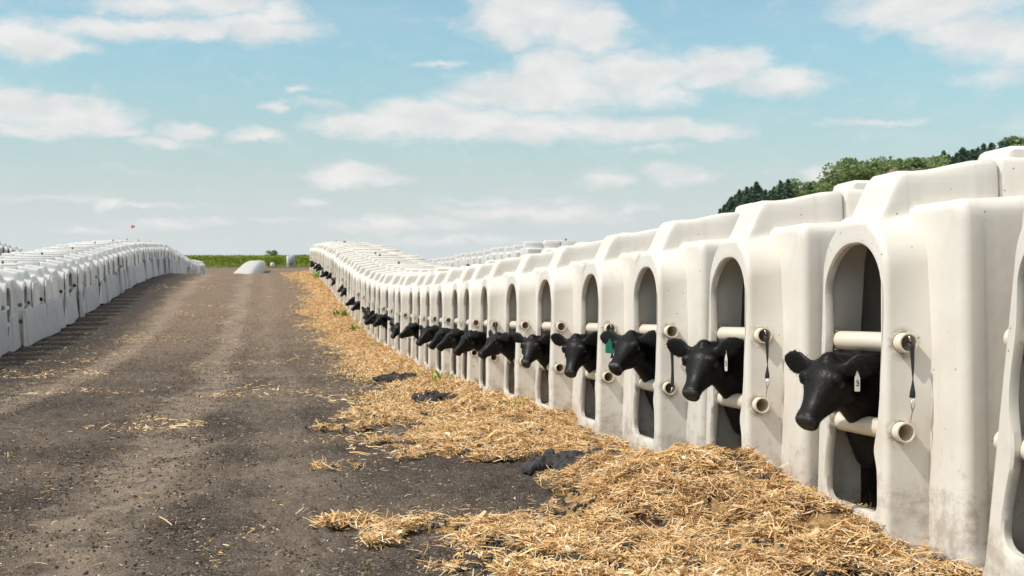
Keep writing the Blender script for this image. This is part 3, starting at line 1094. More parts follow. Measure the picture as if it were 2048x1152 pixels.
def front_panel(root):
    """leaning board that closes the lower half of the entrance"""
    V, Fc = [], []
    x0b, x1b, x0t = -.13, -.02, -.06
    hw0, hw1 = .54, .49
    zt = .72
    pts = [(x0b, -hw0, 0), (x0b, hw0, 0), (x0t, hw1, zt), (x0t, -hw1, zt), (x1b, -hw0, 0), (x1b, hw0, 0), (x1b, hw1, zt), (x1b, -hw1, zt)]
    fc = [(0, 3, 2, 1), (4, 5, 6, 7), (0, 4, 7, 3), (1, 2, 6, 5), (3, 7, 6, 2), (0, 1, 5, 4)]
    me = bpy.data.meshes.new('front_panel')
    bm = bmesh.new()
    vs = [bm.verts.new(p) for p in pts]
    for f in fc: bm.faces.new([vs[i] for i in f])
    bmesh.ops.recalc_face_normals(bm, faces=bm.faces)
    bmesh.ops.bevel(bm, geom=list(bm.edges), offset=.02, segments=2, affect='EDGES')
    bm.to_mesh(me); bm.free()
    o = bpy.data.objects.new('front_panel', me)
    COL.objects.link(o); me.materials.append(M_BUCKET); o.parent = root
    return o


# prototypes
proto = make_hutch(); rails(proto); bedding(proto); strap(proto, 0); rear_cap(proto)
proto_knob = copy_tree(proto); knob(proto_knob)
proto_b = make_hutch(); rails(proto_b); bedding(proto_b); strap(proto_b, 1); rear_cap(proto_b)
proto_plain = make_hutch(); rails(proto_plain); bedding(proto_plain); rear_cap(proto_plain)
proto_plain_knob = copy_tree(proto_plain); knob(proto_plain_knob)
def door_sheet(root):
    """upright sheet that closes the upper half of the entrance"""
    me = bpy.data.meshes.new('door_sheet')
    bm = bmesh.new()
    sec_ = [(-.27, .62), (.27, .62), (.265, 1.08), (.20, 1.20), (-.20, 1.20), (-.265, 1.08)]
    lo_ = [bm.verts.new((.03 * z - .022, y, z)) for y, z in sec_]
    hi_ = [bm.verts.new((.03 * z - .055, y, z)) for y, z in sec_]
    bm.faces.new(lo_); bm.faces.new(hi_[::-1])
    for k in range(6): bm.faces.new((lo_[k], hi_[k], hi_[(k + 1) % 6], lo_[(k + 1) % 6]))
    bmesh.ops.recalc_face_normals(bm, faces=bm.faces)
    bmesh.ops.bevel(bm, geom=list(bm.edges), offset=.008, segments=2, affect='EDGES')
    bm.to_mesh(me); bm.free()
    o = bpy.data.objects.new('door_sheet', me)
    COL.objects.link(o); me.materials.append(M_HUT_SHADED); o.parent = root


SHELL_SHADED = SHELL[0].copy()
SHELL_SHADED.materials.clear(); SHELL_SHADED.materials.append(M_HUT_SHADED)
SHELL[0] = SHELL_SHADED
proto_panel = make_hutch(); rear_cap(proto_panel).data.materials[0] = M_HUT_SHADED; front_panel(proto_panel)
proto_shut = copy_tree(proto_panel); door_sheet(proto_shut)
proto_shut_knob = copy_tree(proto_shut); knob(proto_shut_knob)
proto_panel_knob = copy_tree(proto_panel); knob(proto_panel_knob)
proto_shell = make_hutch(); rear_cap(proto_shell); knob(proto_shell)
PROTOS = [proto, proto_knob, proto_b, proto_plain, proto_plain_knob, proto_panel, proto_panel_knob, proto_shell, proto_shut, proto_shut_knob]


def place(pr, x, y, rz, label, group, zoff=0.0, jit=1.0, cat_='calf hutch', follow=1.0):
    o = copy_tree(pr)
    o.location = (x, y, Gs(x, y) + zoff)
    s = math.atan(slopeY(y)) * follow
    o.location.y += math.sin(s) * .65 * (1 if abs(rz) < 1.5 else 1)
    sg = -1 if abs(rz) > 1.5 else 1
    o.rotation_mode = 'XYZ'
    o.rotation_euler = (s * sg + R(random.uniform(-.7, .7)) * jit, R(random.uniform(-.5, .5)) * jit, rz + R(random.uniform(-1.2, 1.2)) * jit)
    tag(o, label, cat_, group)
    return o


# right-hand row: measured pipe ends of the near hutches fix their distances along the row
ROW_X = 2.17
obs = [1805, 1527, 1347, 1222, 1123, 1051, 999, 957, 928, 903, 871, 852, 832]
XR = ROW_X + RAIL_X + .012
row_y = [XR / math.tan(math.atan((p - 1024) / F_PX) + YAW) - YN - .004 for p in obs]
row_y[0] -= .055; row_y[1] -= .03
while len(row_y) < 46: row_y.append(row_y[-1] + 1.20)
row_y = [row_y[0] - 1.27] + row_y        # the hutch cut off by the right edge
# which hutches have a calf looking out: index -> (yaw towards camera, pitch down, forward reach, height)
CALVES = {0: (31, 46, .02, .685, 3), 1: (44, 46, .03, .700, 2), 2: (44, 32, .0, .725, 5), 3: (54, 52, .00, .69, 0), 4: (56, 42, .02, .71, 0), 5: (18, 34, .05, .71, 0),
          6: (10, 40, .06, .71, 0), 7: (6, 34, .05, .70, 4), 8: (8, 40, .06, .70, 0), 9: (34, 38, .08, .71, 0)}
pool = [(22, 34, .01, .71), (40, 48, -.02, .70), (6, 30, .05, .72), (54, 44, -.04, .71), (30, 56, .02, .69)]
pool_done = {}
for i in (11, 13, 14, 15, 16, 17, 18, 20, 21, 24, 25, 28, 30, 31, 34, 35, 36, 39, 40, 42, 44):
    CALVES[i] = (*pool[(i * 7) % 5], 0)
hut_objs = []
for j, y in enumerate(row_y):
    i = j - 1
    if i in (7, 8, 9, 4) or (i > 12 and i % 3): pr = proto_plain if i % 5 else proto_plain_knob
    elif i == 2 or (i > 4 and i % 5 == 0): pr = proto_b
    elif i == 1: pr = proto_knob
    else: pr = proto if i % 4 else proto_knob
    calf = i in CALVES
    if i == -1: lab = 'white calf hutch cut off by the right edge of the photograph'
    elif i == 0: lab = 'white calf hutch nearest in full view, dirt stained foot, white-tagged calf inside'
    elif i == 1: lab = 'white calf hutch behind the tall straw heap, brown knob on its roof ridge'
    elif i == 2: lab = 'white calf hutch with exposed front base beside dark soil, green-tagged calf inside'
    else: lab = 'white calf hutch, %s along the straw from the near end, %s' % (ordinal(i + 1), 'calf looking out' if calf else 'no calf')
    x = ROW_X + (0.0 if i < 14 else .0) + (random.uniform(-.035, .035) if i > 5 else 0)
    hut_objs.append(place(pr, x, y, 0.0, lab, 'white calf hutches in the row behind the straw', -.01, .45 if i < 6 else 1.7))


hut_objs[0].rotation_euler.x += R(6.5)
hut_objs[0].location.y += .13

# ------------------------------------------------------------------ calves
def loft(rings, n=28):
    """rings: (centre, side vector, up vector, half width, up radius, down radius, exponent)"""
    V, Fc = [], []
    for (c, s, u, w, a, b, e) in rings:
        c, s, u = Vector(c), Vector(s), Vector(u)
        for k in range(n):
            t = 2 * math.pi * k / n
            ct, st_ = math.cos(t), math.sin(t)
            sx = math.copysign(abs(ct) ** e, ct); sy = math.copysign(abs(st_) ** e, st_)
            V.append(c + s * (w * sx) + u * ((a if sy > 0 else b) * sy))
    m = len(rings)
    for i in range(m - 1):
        for k in range(n):
            k2 = (k + 1) % n
            Fc.append((i * n + k, i * n + k2, (i + 1) * n + k2, (i + 1) * n + k))
    Fc.append(tuple(range(n - 1, -1, -1))); Fc.append(tuple(range((m - 1) * n, m * n)))
    return V, Fc


HL = .90
HEAD = [  # f, half width, up, down, exponent
    (-.040, .050, .034, .075, .9), (-.015, .066, .048, .100, .85), (.02, .077, .057, .120, .85), (.055, .080, .060, .130, .85), (.085, .076, .055, .130, .85),
    (.115, .064, .046, .121, .85), (.145, .052, .037, .107, .85), (.175, .043, .029, .092, .85), (.205, .038, .023, .079, .85), (.232, .037, .021, .070, .82), (.255, .040, .021, .064, .8),
    (.272, .040, .017, .059, .78), (.285, .035, .008, .052, .8), (.293, .022, -.006, .038, .85)]


def head_frame(yaw, pitch, roll, pos):
    cy, sy, cp, sp = math.cos(R(yaw)), math.sin(R(yaw)), math.cos(R(pitch)), math.sin(R(pitch))
    f = Vector((-cy * cp, -sy * cp, -sp))
    s = Vector((-sy, cy, 0)).normalized()          # points to the far side, +y
    u = s.cross(f).normalized()
    if u.z < 0: u = -u
    q = Matrix.Rotation(R(roll), 3, f)
    s, u = q @ s, q @ u
    return Vector(pos), f, s, u


def calf_parts(yaw, pitch, roll, pos, ear_back=(.25, .25), ear_up=(.10, .10), full=True):
    P, f, s, u = head_frame(yaw, pitch, roll, pos)
    T = lambda a, b, c: P + f * a + s * b + u * c
    parts = []
    rings = [(T(a * HL, 0, 0), s, u, w * 1.03, up, dn, e) for (a, w, up, dn, e) in HEAD]
    parts.append(loft(rings))
    # brow ridges, cheeks, poll tuft, nostril wings, lower lip
    for sg in (-1, 1):
        parts.append(ball(T(.066, sg * .066, .026), .027))
        parts.append(ball(T(.055, sg * .060, -.062), .046))
        parts.append(ball(T(.270 * HL, sg * .024, -.002), .0175))
    parts.append(ball(T(-.012, 0, .026), .040))
    parts.append(ball(T(.250 * HL, 0, -.052), .027))
    # ears: cupped leaf
    for k, sg in enumerate((-1, 1)):
        bs = T(.012, sg * .068, .022)
        d = (s * sg - f * ear_back[k] + u * ear_up[k]).normalized()
        fe = f + u * .75
        nrm = (fe - d * d.dot(fe)).normalized()
        upv = d.cross(nrm).normalized()
        if upv.dot(u) < 0: upv = -upv
        er = []
        for (t, w, th) in ((-.015, .022, .018), (.015, .027, .015), (.035, .040, .012), (.06, .050, .010), (.088, .049, .009), (.114, .038, .008), (.134, .022, .007), (.143, .008, .004)):
            er.append((bs + d * t + nrm * (-.9 * (t * .9) ** 2), upv, nrm, w, th, th, .9))
        parts.append(loft(er, 18))
    # neck
    c0 = T(.005, 0, -.018)
    chest = Vector((.20, .10, .56))
    mid = (c0 * .5 + chest * .5) + Vector((-.03, 0, .02))
    dirs = [(c0, .062, .075, .088), (c0 * .72 + mid * .28, .068, .088, .098), (mid, .082, .105, .125), (mid * .4 + chest * .6, .11, .13, .165), (chest, .15, .165, .21)]
    nr = []
    for i, (c, w, a, b) in enumerate(dirs):
        nx = dirs[min(i + 1, 4)][0] - dirs[max(i - 1, 0)][0]
        nx.normalize()
        sd_ = Vector((0, 0, 1)).cross(nx).normalized()
        up = nx.cross(sd_).normalized()
        nr.append((c, sd_, up, w, a, b, .9))
    parts.append(loft(nr))
    if full:
        body = [(.08, .10, .10, .16, .55), (.13, .145, .15, .27, .55), (.27, .175, .19, .32, .57), (.50, .185, .20, .31, .58), (.8, .19, .19, .25, .60), (1.05, .185, .18, .20, .62), (1.2, .16, .16, .18, .62), (1.30, .10, .11, .13, .62), (1.33, .04, .05, .07, .62)]
        parts.append(loft([((x, .13, z), (0, 1, 0), (0, 0, 1), w, a, b, .9) for (x, w, a, b, z) in body]))
        for sg in (-1, 1):
            parts.append(tube([(q[0] - .12, .13 + sg * .105, q[1]) for q in ((.36, .46), (.35, .34), (.345, .26), (.35, .24), (.355, .08), (.34, .035), (.33, 0.0))], [.072, .052, .036, .035, .026, .032, .035], 14))
            parts.append(tube([(1.15, .13 + sg * .10, .58), (1.06, .13 + sg * .12, .44), (1.15, .13 + sg * .115, .33), (1.21, .13 + sg * .115, .26), (1.17, .13 + sg * .115, .08), (1.15, .13 + sg * .115, .035), (1.14, .13 + sg * .115, 0.0)], [.12, .085, .05, .038, .028, .033, .036], 14))
        parts.append(tube([(1.31, .13, .74), (1.36, .13, .62), (1.36, .13, .40)], [.025, .016, .022], 10))
    return parts, (P, f, s, u)


def fuzz(me, n, seed, frame):
    """short coat hairs on head and neck, thin tapered blades that follow the lie of the coat"""
    g = np.random.default_rng(seed)
    nv = len(me.vertices)
    co = np.empty(nv * 3, np.float32); me.vertices.foreach_get('co', co); co = co.reshape(-1, 3)
    no = np.empty(nv * 3, np.float32); me.vertices.foreach_get('normal', no); no = no.reshape(-1, 3)
    P, f, s, u = frame
    a = (co - np.array(P)) @ np.array(f)
    sel = np.where((a > -.32) & (a < .225) & (co[:, 0] < .34))[0]
    k = g.choice(sel, n)
    p = co[k] + g.normal(0, .002, (n, 3)); nn = no[k]
    back = -np.array(f) * .2 + np.array([0, 0, -.55]) + g.normal(0, .35, (n, 3))
    back = back - nn * np.sum(back * nn, 1, keepdims=True)
    aa = (p - np.array(P)) @ np.array(f)
    L = g.uniform(.006, .014, n) * np.where(aa < .03, 1.5, 1.0)
    d = back / (np.linalg.norm(back, axis=1, keepdims=True) + 1e-6) * .85 + nn * .45
    side = np.cross(d, nn); side /= (np.linalg.norm(side, axis=1, keepdims=True) + 1e-6)
    w = .0007
    V = np.stack([p - side * w, p + side * w, p + d * L[:, None]], 1).reshape(-1, 3)
    Q = np.arange(n * 3).reshape(-1, 3)
    return V, Q


def build_calf(yaw, pitch, reach, h, roll=0, seed=0, voxel=.0085, hairs=0, ear_back=(.3, .3), ear_up=(.1, .1)):
    pos = (-.060 - reach, 0.0, h)
    parts, fr = calf_parts(yaw, pitch, roll, pos, ear_back, ear_up)
    v, f = join(*parts)
    tmp = mesh_obj('calf_form', v, f, None)
    bm = bmesh.new(); bm.from_mesh(tmp.data)
    bmesh.ops.recalc_face_normals(bm, faces=bm.faces)
    bm.to_mesh(tmp.data); bm.free()
    r = tmp.modifiers.new('r', 'REMESH'); r.mode = 'VOXEL'; r.voxel_size = voxel
    sm = tmp.modifiers.new('s', 'SMOOTH'); sm.factor = .5; sm.iterations = 4
    dg = bpy.context.evaluated_depsgraph_get()
    dg.update()
    me = bpy.data.meshes.new_from_object(tmp.evaluated_get(dg))
    me.name = 'calf'
    bpy.data.objects.remove(tmp)
    me.materials.clear(); me.materials.append(M_FUR)
    me.materials.append(M_MUZ)
    me.polygons.foreach_set('use_smooth', np.ones(len(me.polygons), bool))
    # moist nose pad: its own skin
    P, fv, s, u = fr
    npoly = len(me.polygons)
    c = np.empty(npoly * 3, np.float32); me.polygons.foreach_get('center', c); c = c.reshape(-1, 3) - np.array(P)
    a = c @ np.array(fv); uu = c @ np.array(u)
    me.polygons.foreach_set('material_index', ((a > .240) & (uu > -.030)).astype(np.int32))
    o = bpy.data.objects.new('calf', me)
    COL.objects.link(o)
    if hairs:
        me.update()
        hv_, hq_ = fuzz(me, hairs, seed, fr)
        fast_mesh('coat_hair', hv_, hq_, M_FUR, True, o)
    T = lambda a, b, c: P + fv * a + s * b + u * c
    for sg in (-1, 1):
        e = mesh_obj('eye', *ball((0, 0, 0), .0165), M_EYE, o)
        e.location = T(.072, sg * .0785, .008)
    return o, fr


def ear_tag(o, fr, side, mat, ln, wd, ear_back, ear_up, face=None, ink=True, along=.06):
    P, f, s, u = fr
    d = (s * side - f * ear_back + u * ear_up).normalized()
    p = P + f * .012 + s * side * .068 + u * .022 + d * along + f * .010
    fc = face or (f * .3 + s * side * .5)
    fc = Vector((fc.x, fc.y, 0)).normalized()
    sd_ = Vector((0, 0, 1)).cross(fc)
    V, Fc = [], []
    pr = [(0, .25), (-.10, .25), (-.22, .45), (-.42, 1.0), (-.95, 1.0), (-1.0, .85)]
    for dep in (-.0012, .0012):
        for (zz, ww) in pr:
            for q in (-1, 1):
                V.append(p + Vector((0, 0, zz * ln)) + sd_ * (q * ww * wd * .5) + fc * dep)
    n = len(pr) * 2
    for i in range(len(pr) - 1):
        a = i * 2
        Fc.append((a, a + 2, a + 3, a + 1)); Fc.append((n + a, n + a + 1, n + a + 3, n + a + 2))
        Fc.append((a, n + a, n + a + 2, a + 2)); Fc.append((a + 1, a + 3, n + a + 3, n + a + 1))
    Fc.append((0, 1, n + 1, n)); a = (len(pr) - 1) * 2
    Fc.append((a, n + a, n + a + 1, a + 1))
    t = mesh_obj('ear_tag', V, Fc, mat, o, False)
    if ink:
        # small blurred ink strokes of the hand-written number
        Vi, Fi = [], []
        for (zz, x0, x1, hh) in ((-.58, -.28, .1, .05), (-.66, -.05, .3, .05), (-.74, -.3, .25, .04), (-.62, .15, .25, .16), (-.50, -.2, .2, .03)):
            b = len(Vi)
            for (q, e) in ((x0, -hh), (x1, -hh), (x1, hh), (x0, hh)):
                Vi.append(p + Vector((0, 0, (zz + e * .5) * ln)) + sd_ * (q * wd) + fc * .0022)
            Fi.append((b, b + 1, b + 2, b + 3))
        mesh_obj('tag_number', Vi, Fi, M_INK, t, False)
    return t


calf_pool = []
LOOKS = {0: 'with white ear tag, largest in view', 1: 'with both ears spread and a white strip tag', 2: 'with green ear tag, muzzle raised',
         3: 'one big ear out, muzzle low', 4: 'head turned to the camera beside the strap', 5: 'in side view, muzzle on the rail',
         6: 'partly hidden by the next calf head', 7: 'in clean side view with no ear showing', 8: 'leaning out close behind its neighbour', 9: 'stretching farthest out with its ear pricked'}
hut_y = row_y[1:]
for i in sorted(CALVES):
    yaw, pit, reach, h, kind = CALVES[i]
    near = i < 10
    if near:
        eb = {0: (.55, .15), 1: (.5, .18), 2: (.4, .02)}.get(i, (.4, .25))
        eu = {0: (-.15, -.02), 1: (.02, .18), 2: (.0, .06), 3: (0, .12)}.get(i, (.05, .15))
        c, fr = build_calf(yaw, pit, reach, h, random.uniform(-5, 5), i, .0075 if i < 4 else .010, 9000 if i < 4 else 0, eb, eu)
        if i in (0, 1):
            ear_tag(c, fr, -1, M_TAGW, .085 if i == 0 else .10, .020 if i == 0 else .016, eb[0], eu[0], Vector((-.2, -1, 0)) if i == 0 else Vector((-.75, -.45, 0)), True, .055)
        if i == 2:
            ear_tag(c, fr, 1, M_TAGG, .085, .058, eb[1], eu[1], Vector((-.7, -.7, 0)), False, .062)
        if i in (5, 6, 8): calf_pool.append(c)
    else:
        pk = (yaw, pit)
        if pk not in pool_done:
            pool_done[pk], _ = build_calf(yaw, pit, reach, h, random.uniform(-6, 6), i, .0125, 0, (.3 + random.uniform(-.2, .3), .25), (random.uniform(-.2, .3), .1))
            c = pool_done[pk]
        else:
            c = copy_tree(pool_done[pk])
    hut = hut_objs[i + 1]
    c.location = hut.location.copy(); c.location.z += .0
    c.location.y += random.uniform(-.02, .02) + (0.03 if not near else 0)
    if not near:
        c.location.x += random.uniform(-.02, .10)
        c.location.z -= random.uniform(0, .05)
    c.rotation_euler = (0, 0, R(random.uniform(-10, 10)) if not near else 0)
    lab = 'black calf %s, %s hutch from near end' % (LOOKS[i], ordinal(i + 1)) if i in LOOKS else 'black calf leaning out of the %s hutch along the straw row' % ordinal(i + 1)
    if i > 3:
        c.scale = (.92, .92, .94) if near else (.88, .88, .92)
    tag(c, lab, 'calf', 'black calves looking out of the hutches')

# ------------------------------------------------------------------ left-hand rows
LX = -4.60
y = 19.0
k = 0
while y < 99:
    k += 1
    pr = (proto_shut_knob if k % 4 == 0 else proto_shut) if k not in (2, 5, 6, 11, 19) else proto_panel
    o = place(pr, LX + random.uniform(-.05, .05), y, math.pi,
              'white calf hutch with leaning board, %s in left row from photo edge' % ordinal(k),
              'white calf hutches along the left side of the road', .02, 3.2)
    for ch in o.children:
        if ch.name.startswith('front_panel'):
            ch.rotation_euler = (R(random.uniform(-3.5, 3.5)), R(random.uniform(-2.5, 2.5)), R(random.uniform(-7, 7)))
            ch.scale = (1, random.uniform(.88, 1.0), random.uniform(.93, 1.10))
    y += 1.22 + random.uniform(-.05, .05)
y, k = 56.0, 0
while y < 72:
    k += 1
    place(proto_panel_knob, -11.6 + random.uniform(-.05, .05), y, math.pi,
          'distant white calf hutch beyond the left row, %s from photo edge' % ordinal(k),
          'white calf hutches in the back row on the left', .22 - (y - 56) * .05, 3.0)
    y += 1.22
# back row on the right, its rear ends towards us over the dip
y, k = 33.0, 0
while y < 74:
    k += 1
    place(proto_shell, 9.3, y, math.pi, 'white calf hutch of back row seen over dip, %s from near end' % ordinal(k),
          'white calf hutches in the back row on the right', 0.0, 2.0, follow=0)
    y += 1.22

for p in PROTOS:
    for ch in list(p.children_recursive): bpy.data.objects.remove(ch)
    bpy.data.objects.remove(p)


# ------------------------------------------------------------------ plants by the straw
def leafy(name, loc, blades, hgt, spread, label, mat, seed, width=.012, droop=.6):
    g = random.Random(seed)
    V, Fc = [], []
    for b in range(blades):
        a = g.uniform(0, 2 * math.pi); L = hgt * g.uniform(.6, 1.1); sp = spread * g.uniform(.4, 1.1)
        w = width * g.uniform(.7, 1.2)
        bx_, by_ = g.gauss(0, spread * .25), g.gauss(0, spread * .25)
        base = len(V)
        n = 5
        for i in range(n + 1):
            t = i / n
            r = sp * t ** 1.4
            z = L * (t - droop * .5 * t * t)
            ww = w * (math.sin(math.pi * min(1, .15 + t * .85)) + .05)
            c = Vector((bx_ + math.cos(a) * r, by_ + math.sin(a) * r, z))
            sd_ = Vector((-math.sin(a), math.cos(a), .3)) * ww
            V += [c - sd_, c + sd_]
            if i: Fc.append((base + 2 * i - 2, base + 2 * i - 1, base + 2 * i + 1, base + 2 * i))
    o = mesh_obj(name, V, Fc, mat)
    o.location = loc
    tag(o, label, 'weed', 'green weeds in the straw')


def at(px, py, extra=0.0):
    """point of the terrain under a spot of the photograph"""
    a = math.atan((px - 1024) / F_PX) + YAW
    for d in np.arange(3, 90, .02):
        yy = d; xx = yy * math.tan(a)
        dep = xx * math.sin(YAW) + yy * math.cos(YAW)
        z = EYE - (py - 515) * dep / F_PX
        if z <= Gs(xx, yy) + extra: return xx, yy
    return None


for (px_, py_, n, h, sp, lab, w) in [
        (930, 768, 7, .30, .15, 'tall bright green shoots standing up against the hutch fronts', .014),
        (1010, 820, 34, .14, .15, 'low green weed clump where the straw meets the fifth hutch', .009),
        (975, 848, 9, .07, .06, 'tiny green sprout on the straw slope below the weed clump', .008),
        (1487, 985, 14, .05, .05, 'small yellow-green sprouts on top of the nearest straw heap', .005),
        (765, 700, 14, .16, .2, 'green weeds beside the dark clod near the dip', .014),
        (728, 668, 16, .25, .3, 'yellowish weed tuft at the straw edge in the dip', .02),
        (712, 636, 18, .35, .4, 'taller yellowish weed tuft climbing towards the crest', .028),
        (645, 560, 40, .55, .6, 'bushy pale green weed at the foot of the farthest hutches', .04),
        (860, 756, 16, .12, .16, 'sparse green weeds behind the dark clod on the straw', .010)]:
    x_, y_ = at(px_, py_, .08 if px_ > 900 else .03)
    if px_ > 700: x_ = min(x_, 1.98)
    m_, h_ = straw(x_, y_)
    leafy('weed', (x_, y_, Gs(x_, y_) + float(h_) * .8), n, h, sp, lab, M_WEED, int(px_), w)

# ------------------------------------------------------------------ far things: mound, bale, bin, post, flag, crop, hedge line, trees
# white covered mound beyond the crest
def dist_pt(px, d):
    a = math.atan((px - 1024) / F_PX) + YAW
    yy = d / (math.tan(a) * math.sin(YAW) + math.cos(YAW))
    return yy * math.tan(a), yy


sec = []
for t in np.linspace(0, 1, 26):
    d = 96 + 34 * t
    xr_ = dist_pt(503 + 30 * t ** .8, d)
    zt = EYE - ((548 - 27 * math.sin(math.pi * .5 * min(1, t * 1.15)) - 0) - 515) * d / F_PX
    if t > .97: zt -= .25
    wl = .88
    zg = Gs(*xr_) - .3
    c = Vector((xr_[0] - wl, xr_[1], zg))
    sec.append((c, (1, 0, 0), (0, 0, 1), wl, max(.25, zt - zg), .2, .42))
v, f = loft(sec, 36)
o = mesh_obj('silage_mound', v, f, M_TARP)
tag(o, 'smooth white sheeted mound beyond the crest of the road', 'covered mound')

bx_, by_ = dist_pt(545, 138)
z0 = Gs(bx_, by_)
bv, bf = loft([((0, yy_, .62), (1, 0, 0), (0, 0, 1), r_, r_, r_, 1) for yy_, r_ in ((-.6, .45), (-.56, .6), (-.4, .65), (.4, .65), (.56, .6), (.6, .45))], 24)
o = mesh_obj('wrapped_bale', bv, bf, M_TARP, None, True, (bx_, by_, z0 + .22))
o.scale = (.36, .36, .42)
o.rotation_euler = (0, 0, R(35))
tag(o, 'round white wrapped bale in front of the bush', 'bale')

bx_, by_ = dist_pt(583, 146)
bin_root = empty('feed_bin', (bx_, by_, Gs(bx_, by_)))
v, f = loft([((0, 0, zz_), (1, 0, 0), (0, 1, 0), r_, r_, r_, 1) for zz_, r_ in ((.35, .12), (.8, .62), (.82, .66), (1.75, .66), (1.8, .6), (2.05, .12))], 24)
mesh_obj('bin_body', v, f, M_GREY, bin_root)
for (lx, ly) in ((-.45, -.45), (.45, -.45), (.45, .45), (-.45, .45)):
    mesh_obj('leg', *tube([(lx, ly, -.1), (lx, ly, 1.0)], .05, 8), M_GREY, bin_root)
bin_root.scale = (.72, .72, .8)
tag(bin_root, 'small grey feed bin standing before the far crop', 'feed bin')
bx_, by_ = dist_pt(575, 143)
o = mesh_obj('white_post', *join(tube([(0, 0, -.1), (0, 0, 1.55)], [.11, .10], 10), tube([(0, 0, 1.55), (0, 0, 1.62)], [.12, .03], 10)), M_POLE, None, True, (bx_, by_, Gs(bx_, by_)))
tag(o, 'thin white post left of the grey feed bin', 'post')

fx, fy = dist_pt(263, 60)
fl = empty('marker_flag', (fx, fy, Gs(fx, fy)))
mesh_obj('pole', *tube([(0, 0, 0), (0, 0, 1.2), (.01, 0, 2.48)], [.014, .012, .008], 8), M_POLE, fl)
V, Fc = [], []
for i in range(9):
    t = i / 8
    wv = .03 * math.sin(t * 7)
    h0, h1 = 2.46 - .02 * t, 2.24 + .13 * t
    for dep in (-.003, .003):
        V += [(.01 + .17 * t, wv + dep, h0 - .04 * t), (.01 + .17 * t, wv + dep, h1 - .02 * t)]
    if i:
        b = (i - 1) * 4
        Fc += [(b, b + 1, b + 5, b + 4), (b + 2, b + 6, b + 7, b + 3), (b, b + 4, b + 6, b + 2), (b + 1, b + 3, b + 7, b + 5)]
mesh_obj('pennant', V, Fc, M_FLAG, fl)
tag(fl, 'small pink pennant on a thin pole above the left hutches', 'flag')


def leaves(pts, size, seed, aspect=.55, upb=.2):
    g = np.random.default_rng(seed)
    n = len(pts)
    d = g.normal(0, 1, (n, 3)); d /= np.linalg.norm(d, axis=1, keepdims=True)
    e = g.normal(0, 1, (n, 3)); e -= d * np.sum(d * e, 1, keepdims=True); e /= np.linalg.norm(e, axis=1, keepdims=True)
    s = size * g.uniform(.5, 1.3, (n, 1))
    P = np.stack([pts - d * s, pts + e * s * aspect, pts + d * s, pts - e * s * aspect], 1)
    return P.reshape(-1, 3), np.arange(n * 4).reshape(-1, 4)


# field crop
g = np.random.default_rng(3)
n = 45000
cx_ = g.uniform(-22, 9.5, n); cy_ = 150 + 70 * g.random(n) ** 2.2
hgt = 1.35 + .25 * fbm(cx_ * .25, cy_ * .25, 91, 3)
pts = np.stack([cx_, cy_, G(cx_, cy_) + hgt * g.random(n) ** .5], -1)
v, q = leaves(pts, .14, 5, .4)
o = fast_mesh('crop_field', v, q, M_CROP, False)
tag(o, 'bright green crop standing across the far field', 'crop', kind='stuff')

# far wooded ridge line, reads as one mass
n = 14000
tx_ = g.uniform(-130, 40, n); ty_ = 900 + g.uniform(-20, 20, n)
hh = 3.2 * (.7 + .5 * fbm(tx_ * .02, tx_ * 0, 97, 4))
pts = np.stack([tx_, ty_, G(tx_, ty_) + hh * g.random(n) ** .6], -1)
v, q = leaves(pts, 1.3, 6, .7)
o = fast_mesh('far_woods', v, q, M_DECID, False)
tag(o, 'low far woods along the horizon behind the crop', 'woods', kind='stuff')


def bark_limbs(h, limbs, seed, r0):
    g_ = random.Random(seed)
    parts = [tube([(0, 0, -.3), (.05, 0, h * .3), (-.04, .05, h * .65), (0, 0, h * .97)], [r0, r0 * .8, r0 * .45, r0 * .08], 9)]
    for k in range(limbs):
        t = .25 + .6 * k / limbs
        a = g_.uniform(0, 6.28); L = h * .28 * (1.1 - t)
        p0 = Vector((0, 0, h * t))
        p1 = p0 + Vector((math.cos(a), math.sin(a), .5)) * L * .5
        p2 = p0 + Vector((math.cos(a), math.sin(a), .75)) * L
        parts.append(tube([p0, p1, p2], [r0 * .35 * (1 - t * .5), r0 * .2, r0 * .06], 6))
    return join(*parts)


def conifer_crown(h, r, seed):
    g = np.random.default_rng(seed)
    P = []
    nb = 210
    for k in range(nb):
        t = (k / nb) ** .9
        z = h * (.12 + .87 * t)
        L = r * (1 - t) ** .72 * g.uniform(.5, 1.1) + .02
        a = k * 2.4 + g.uniform(-.5, .5)
        m = int(18 + 50 * (1 - t))
        s = g.random(m) ** .7
        jit = g.normal(0, .03 + .16 * (1 - t), (m, 3))
        P.append(np.stack([np.cos(a) * L * s, np.sin(a) * L * s, z - .28 * L * s + .14 * L * s * s], -1) + jit * np.array([1, 1, .5]))
    P = np.concatenate(P)
    return leaves(P, .15, seed + 1, .35)


def broad_crown(h, r, seed):
    g = np.random.default_rng(seed)
    P = []
    for k in range(34):
        a = g.uniform(0, 6.28); zz = g.random() ** .8
        rad = r * math.sqrt(max(0.05, 1 - (zz * 1.15 - .35) ** 2)) * g.uniform(.25, .95)
        c = np.array([math.cos(a) * rad, math.sin(a) * rad, h * (.32 + .62 * zz)])
        m = int(g.uniform(180, 420))
        d = g.normal(0, 1, (m, 3)); d /= np.linalg.norm(d, axis=1, keepdims=True)
        P.append(c + d * (g.random((m, 1)) ** .4) * np.array([1, 1, .72]) * r * g.uniform(.20, .36))
    return leaves(np.concatenate(P), .125, seed + 1, .6)


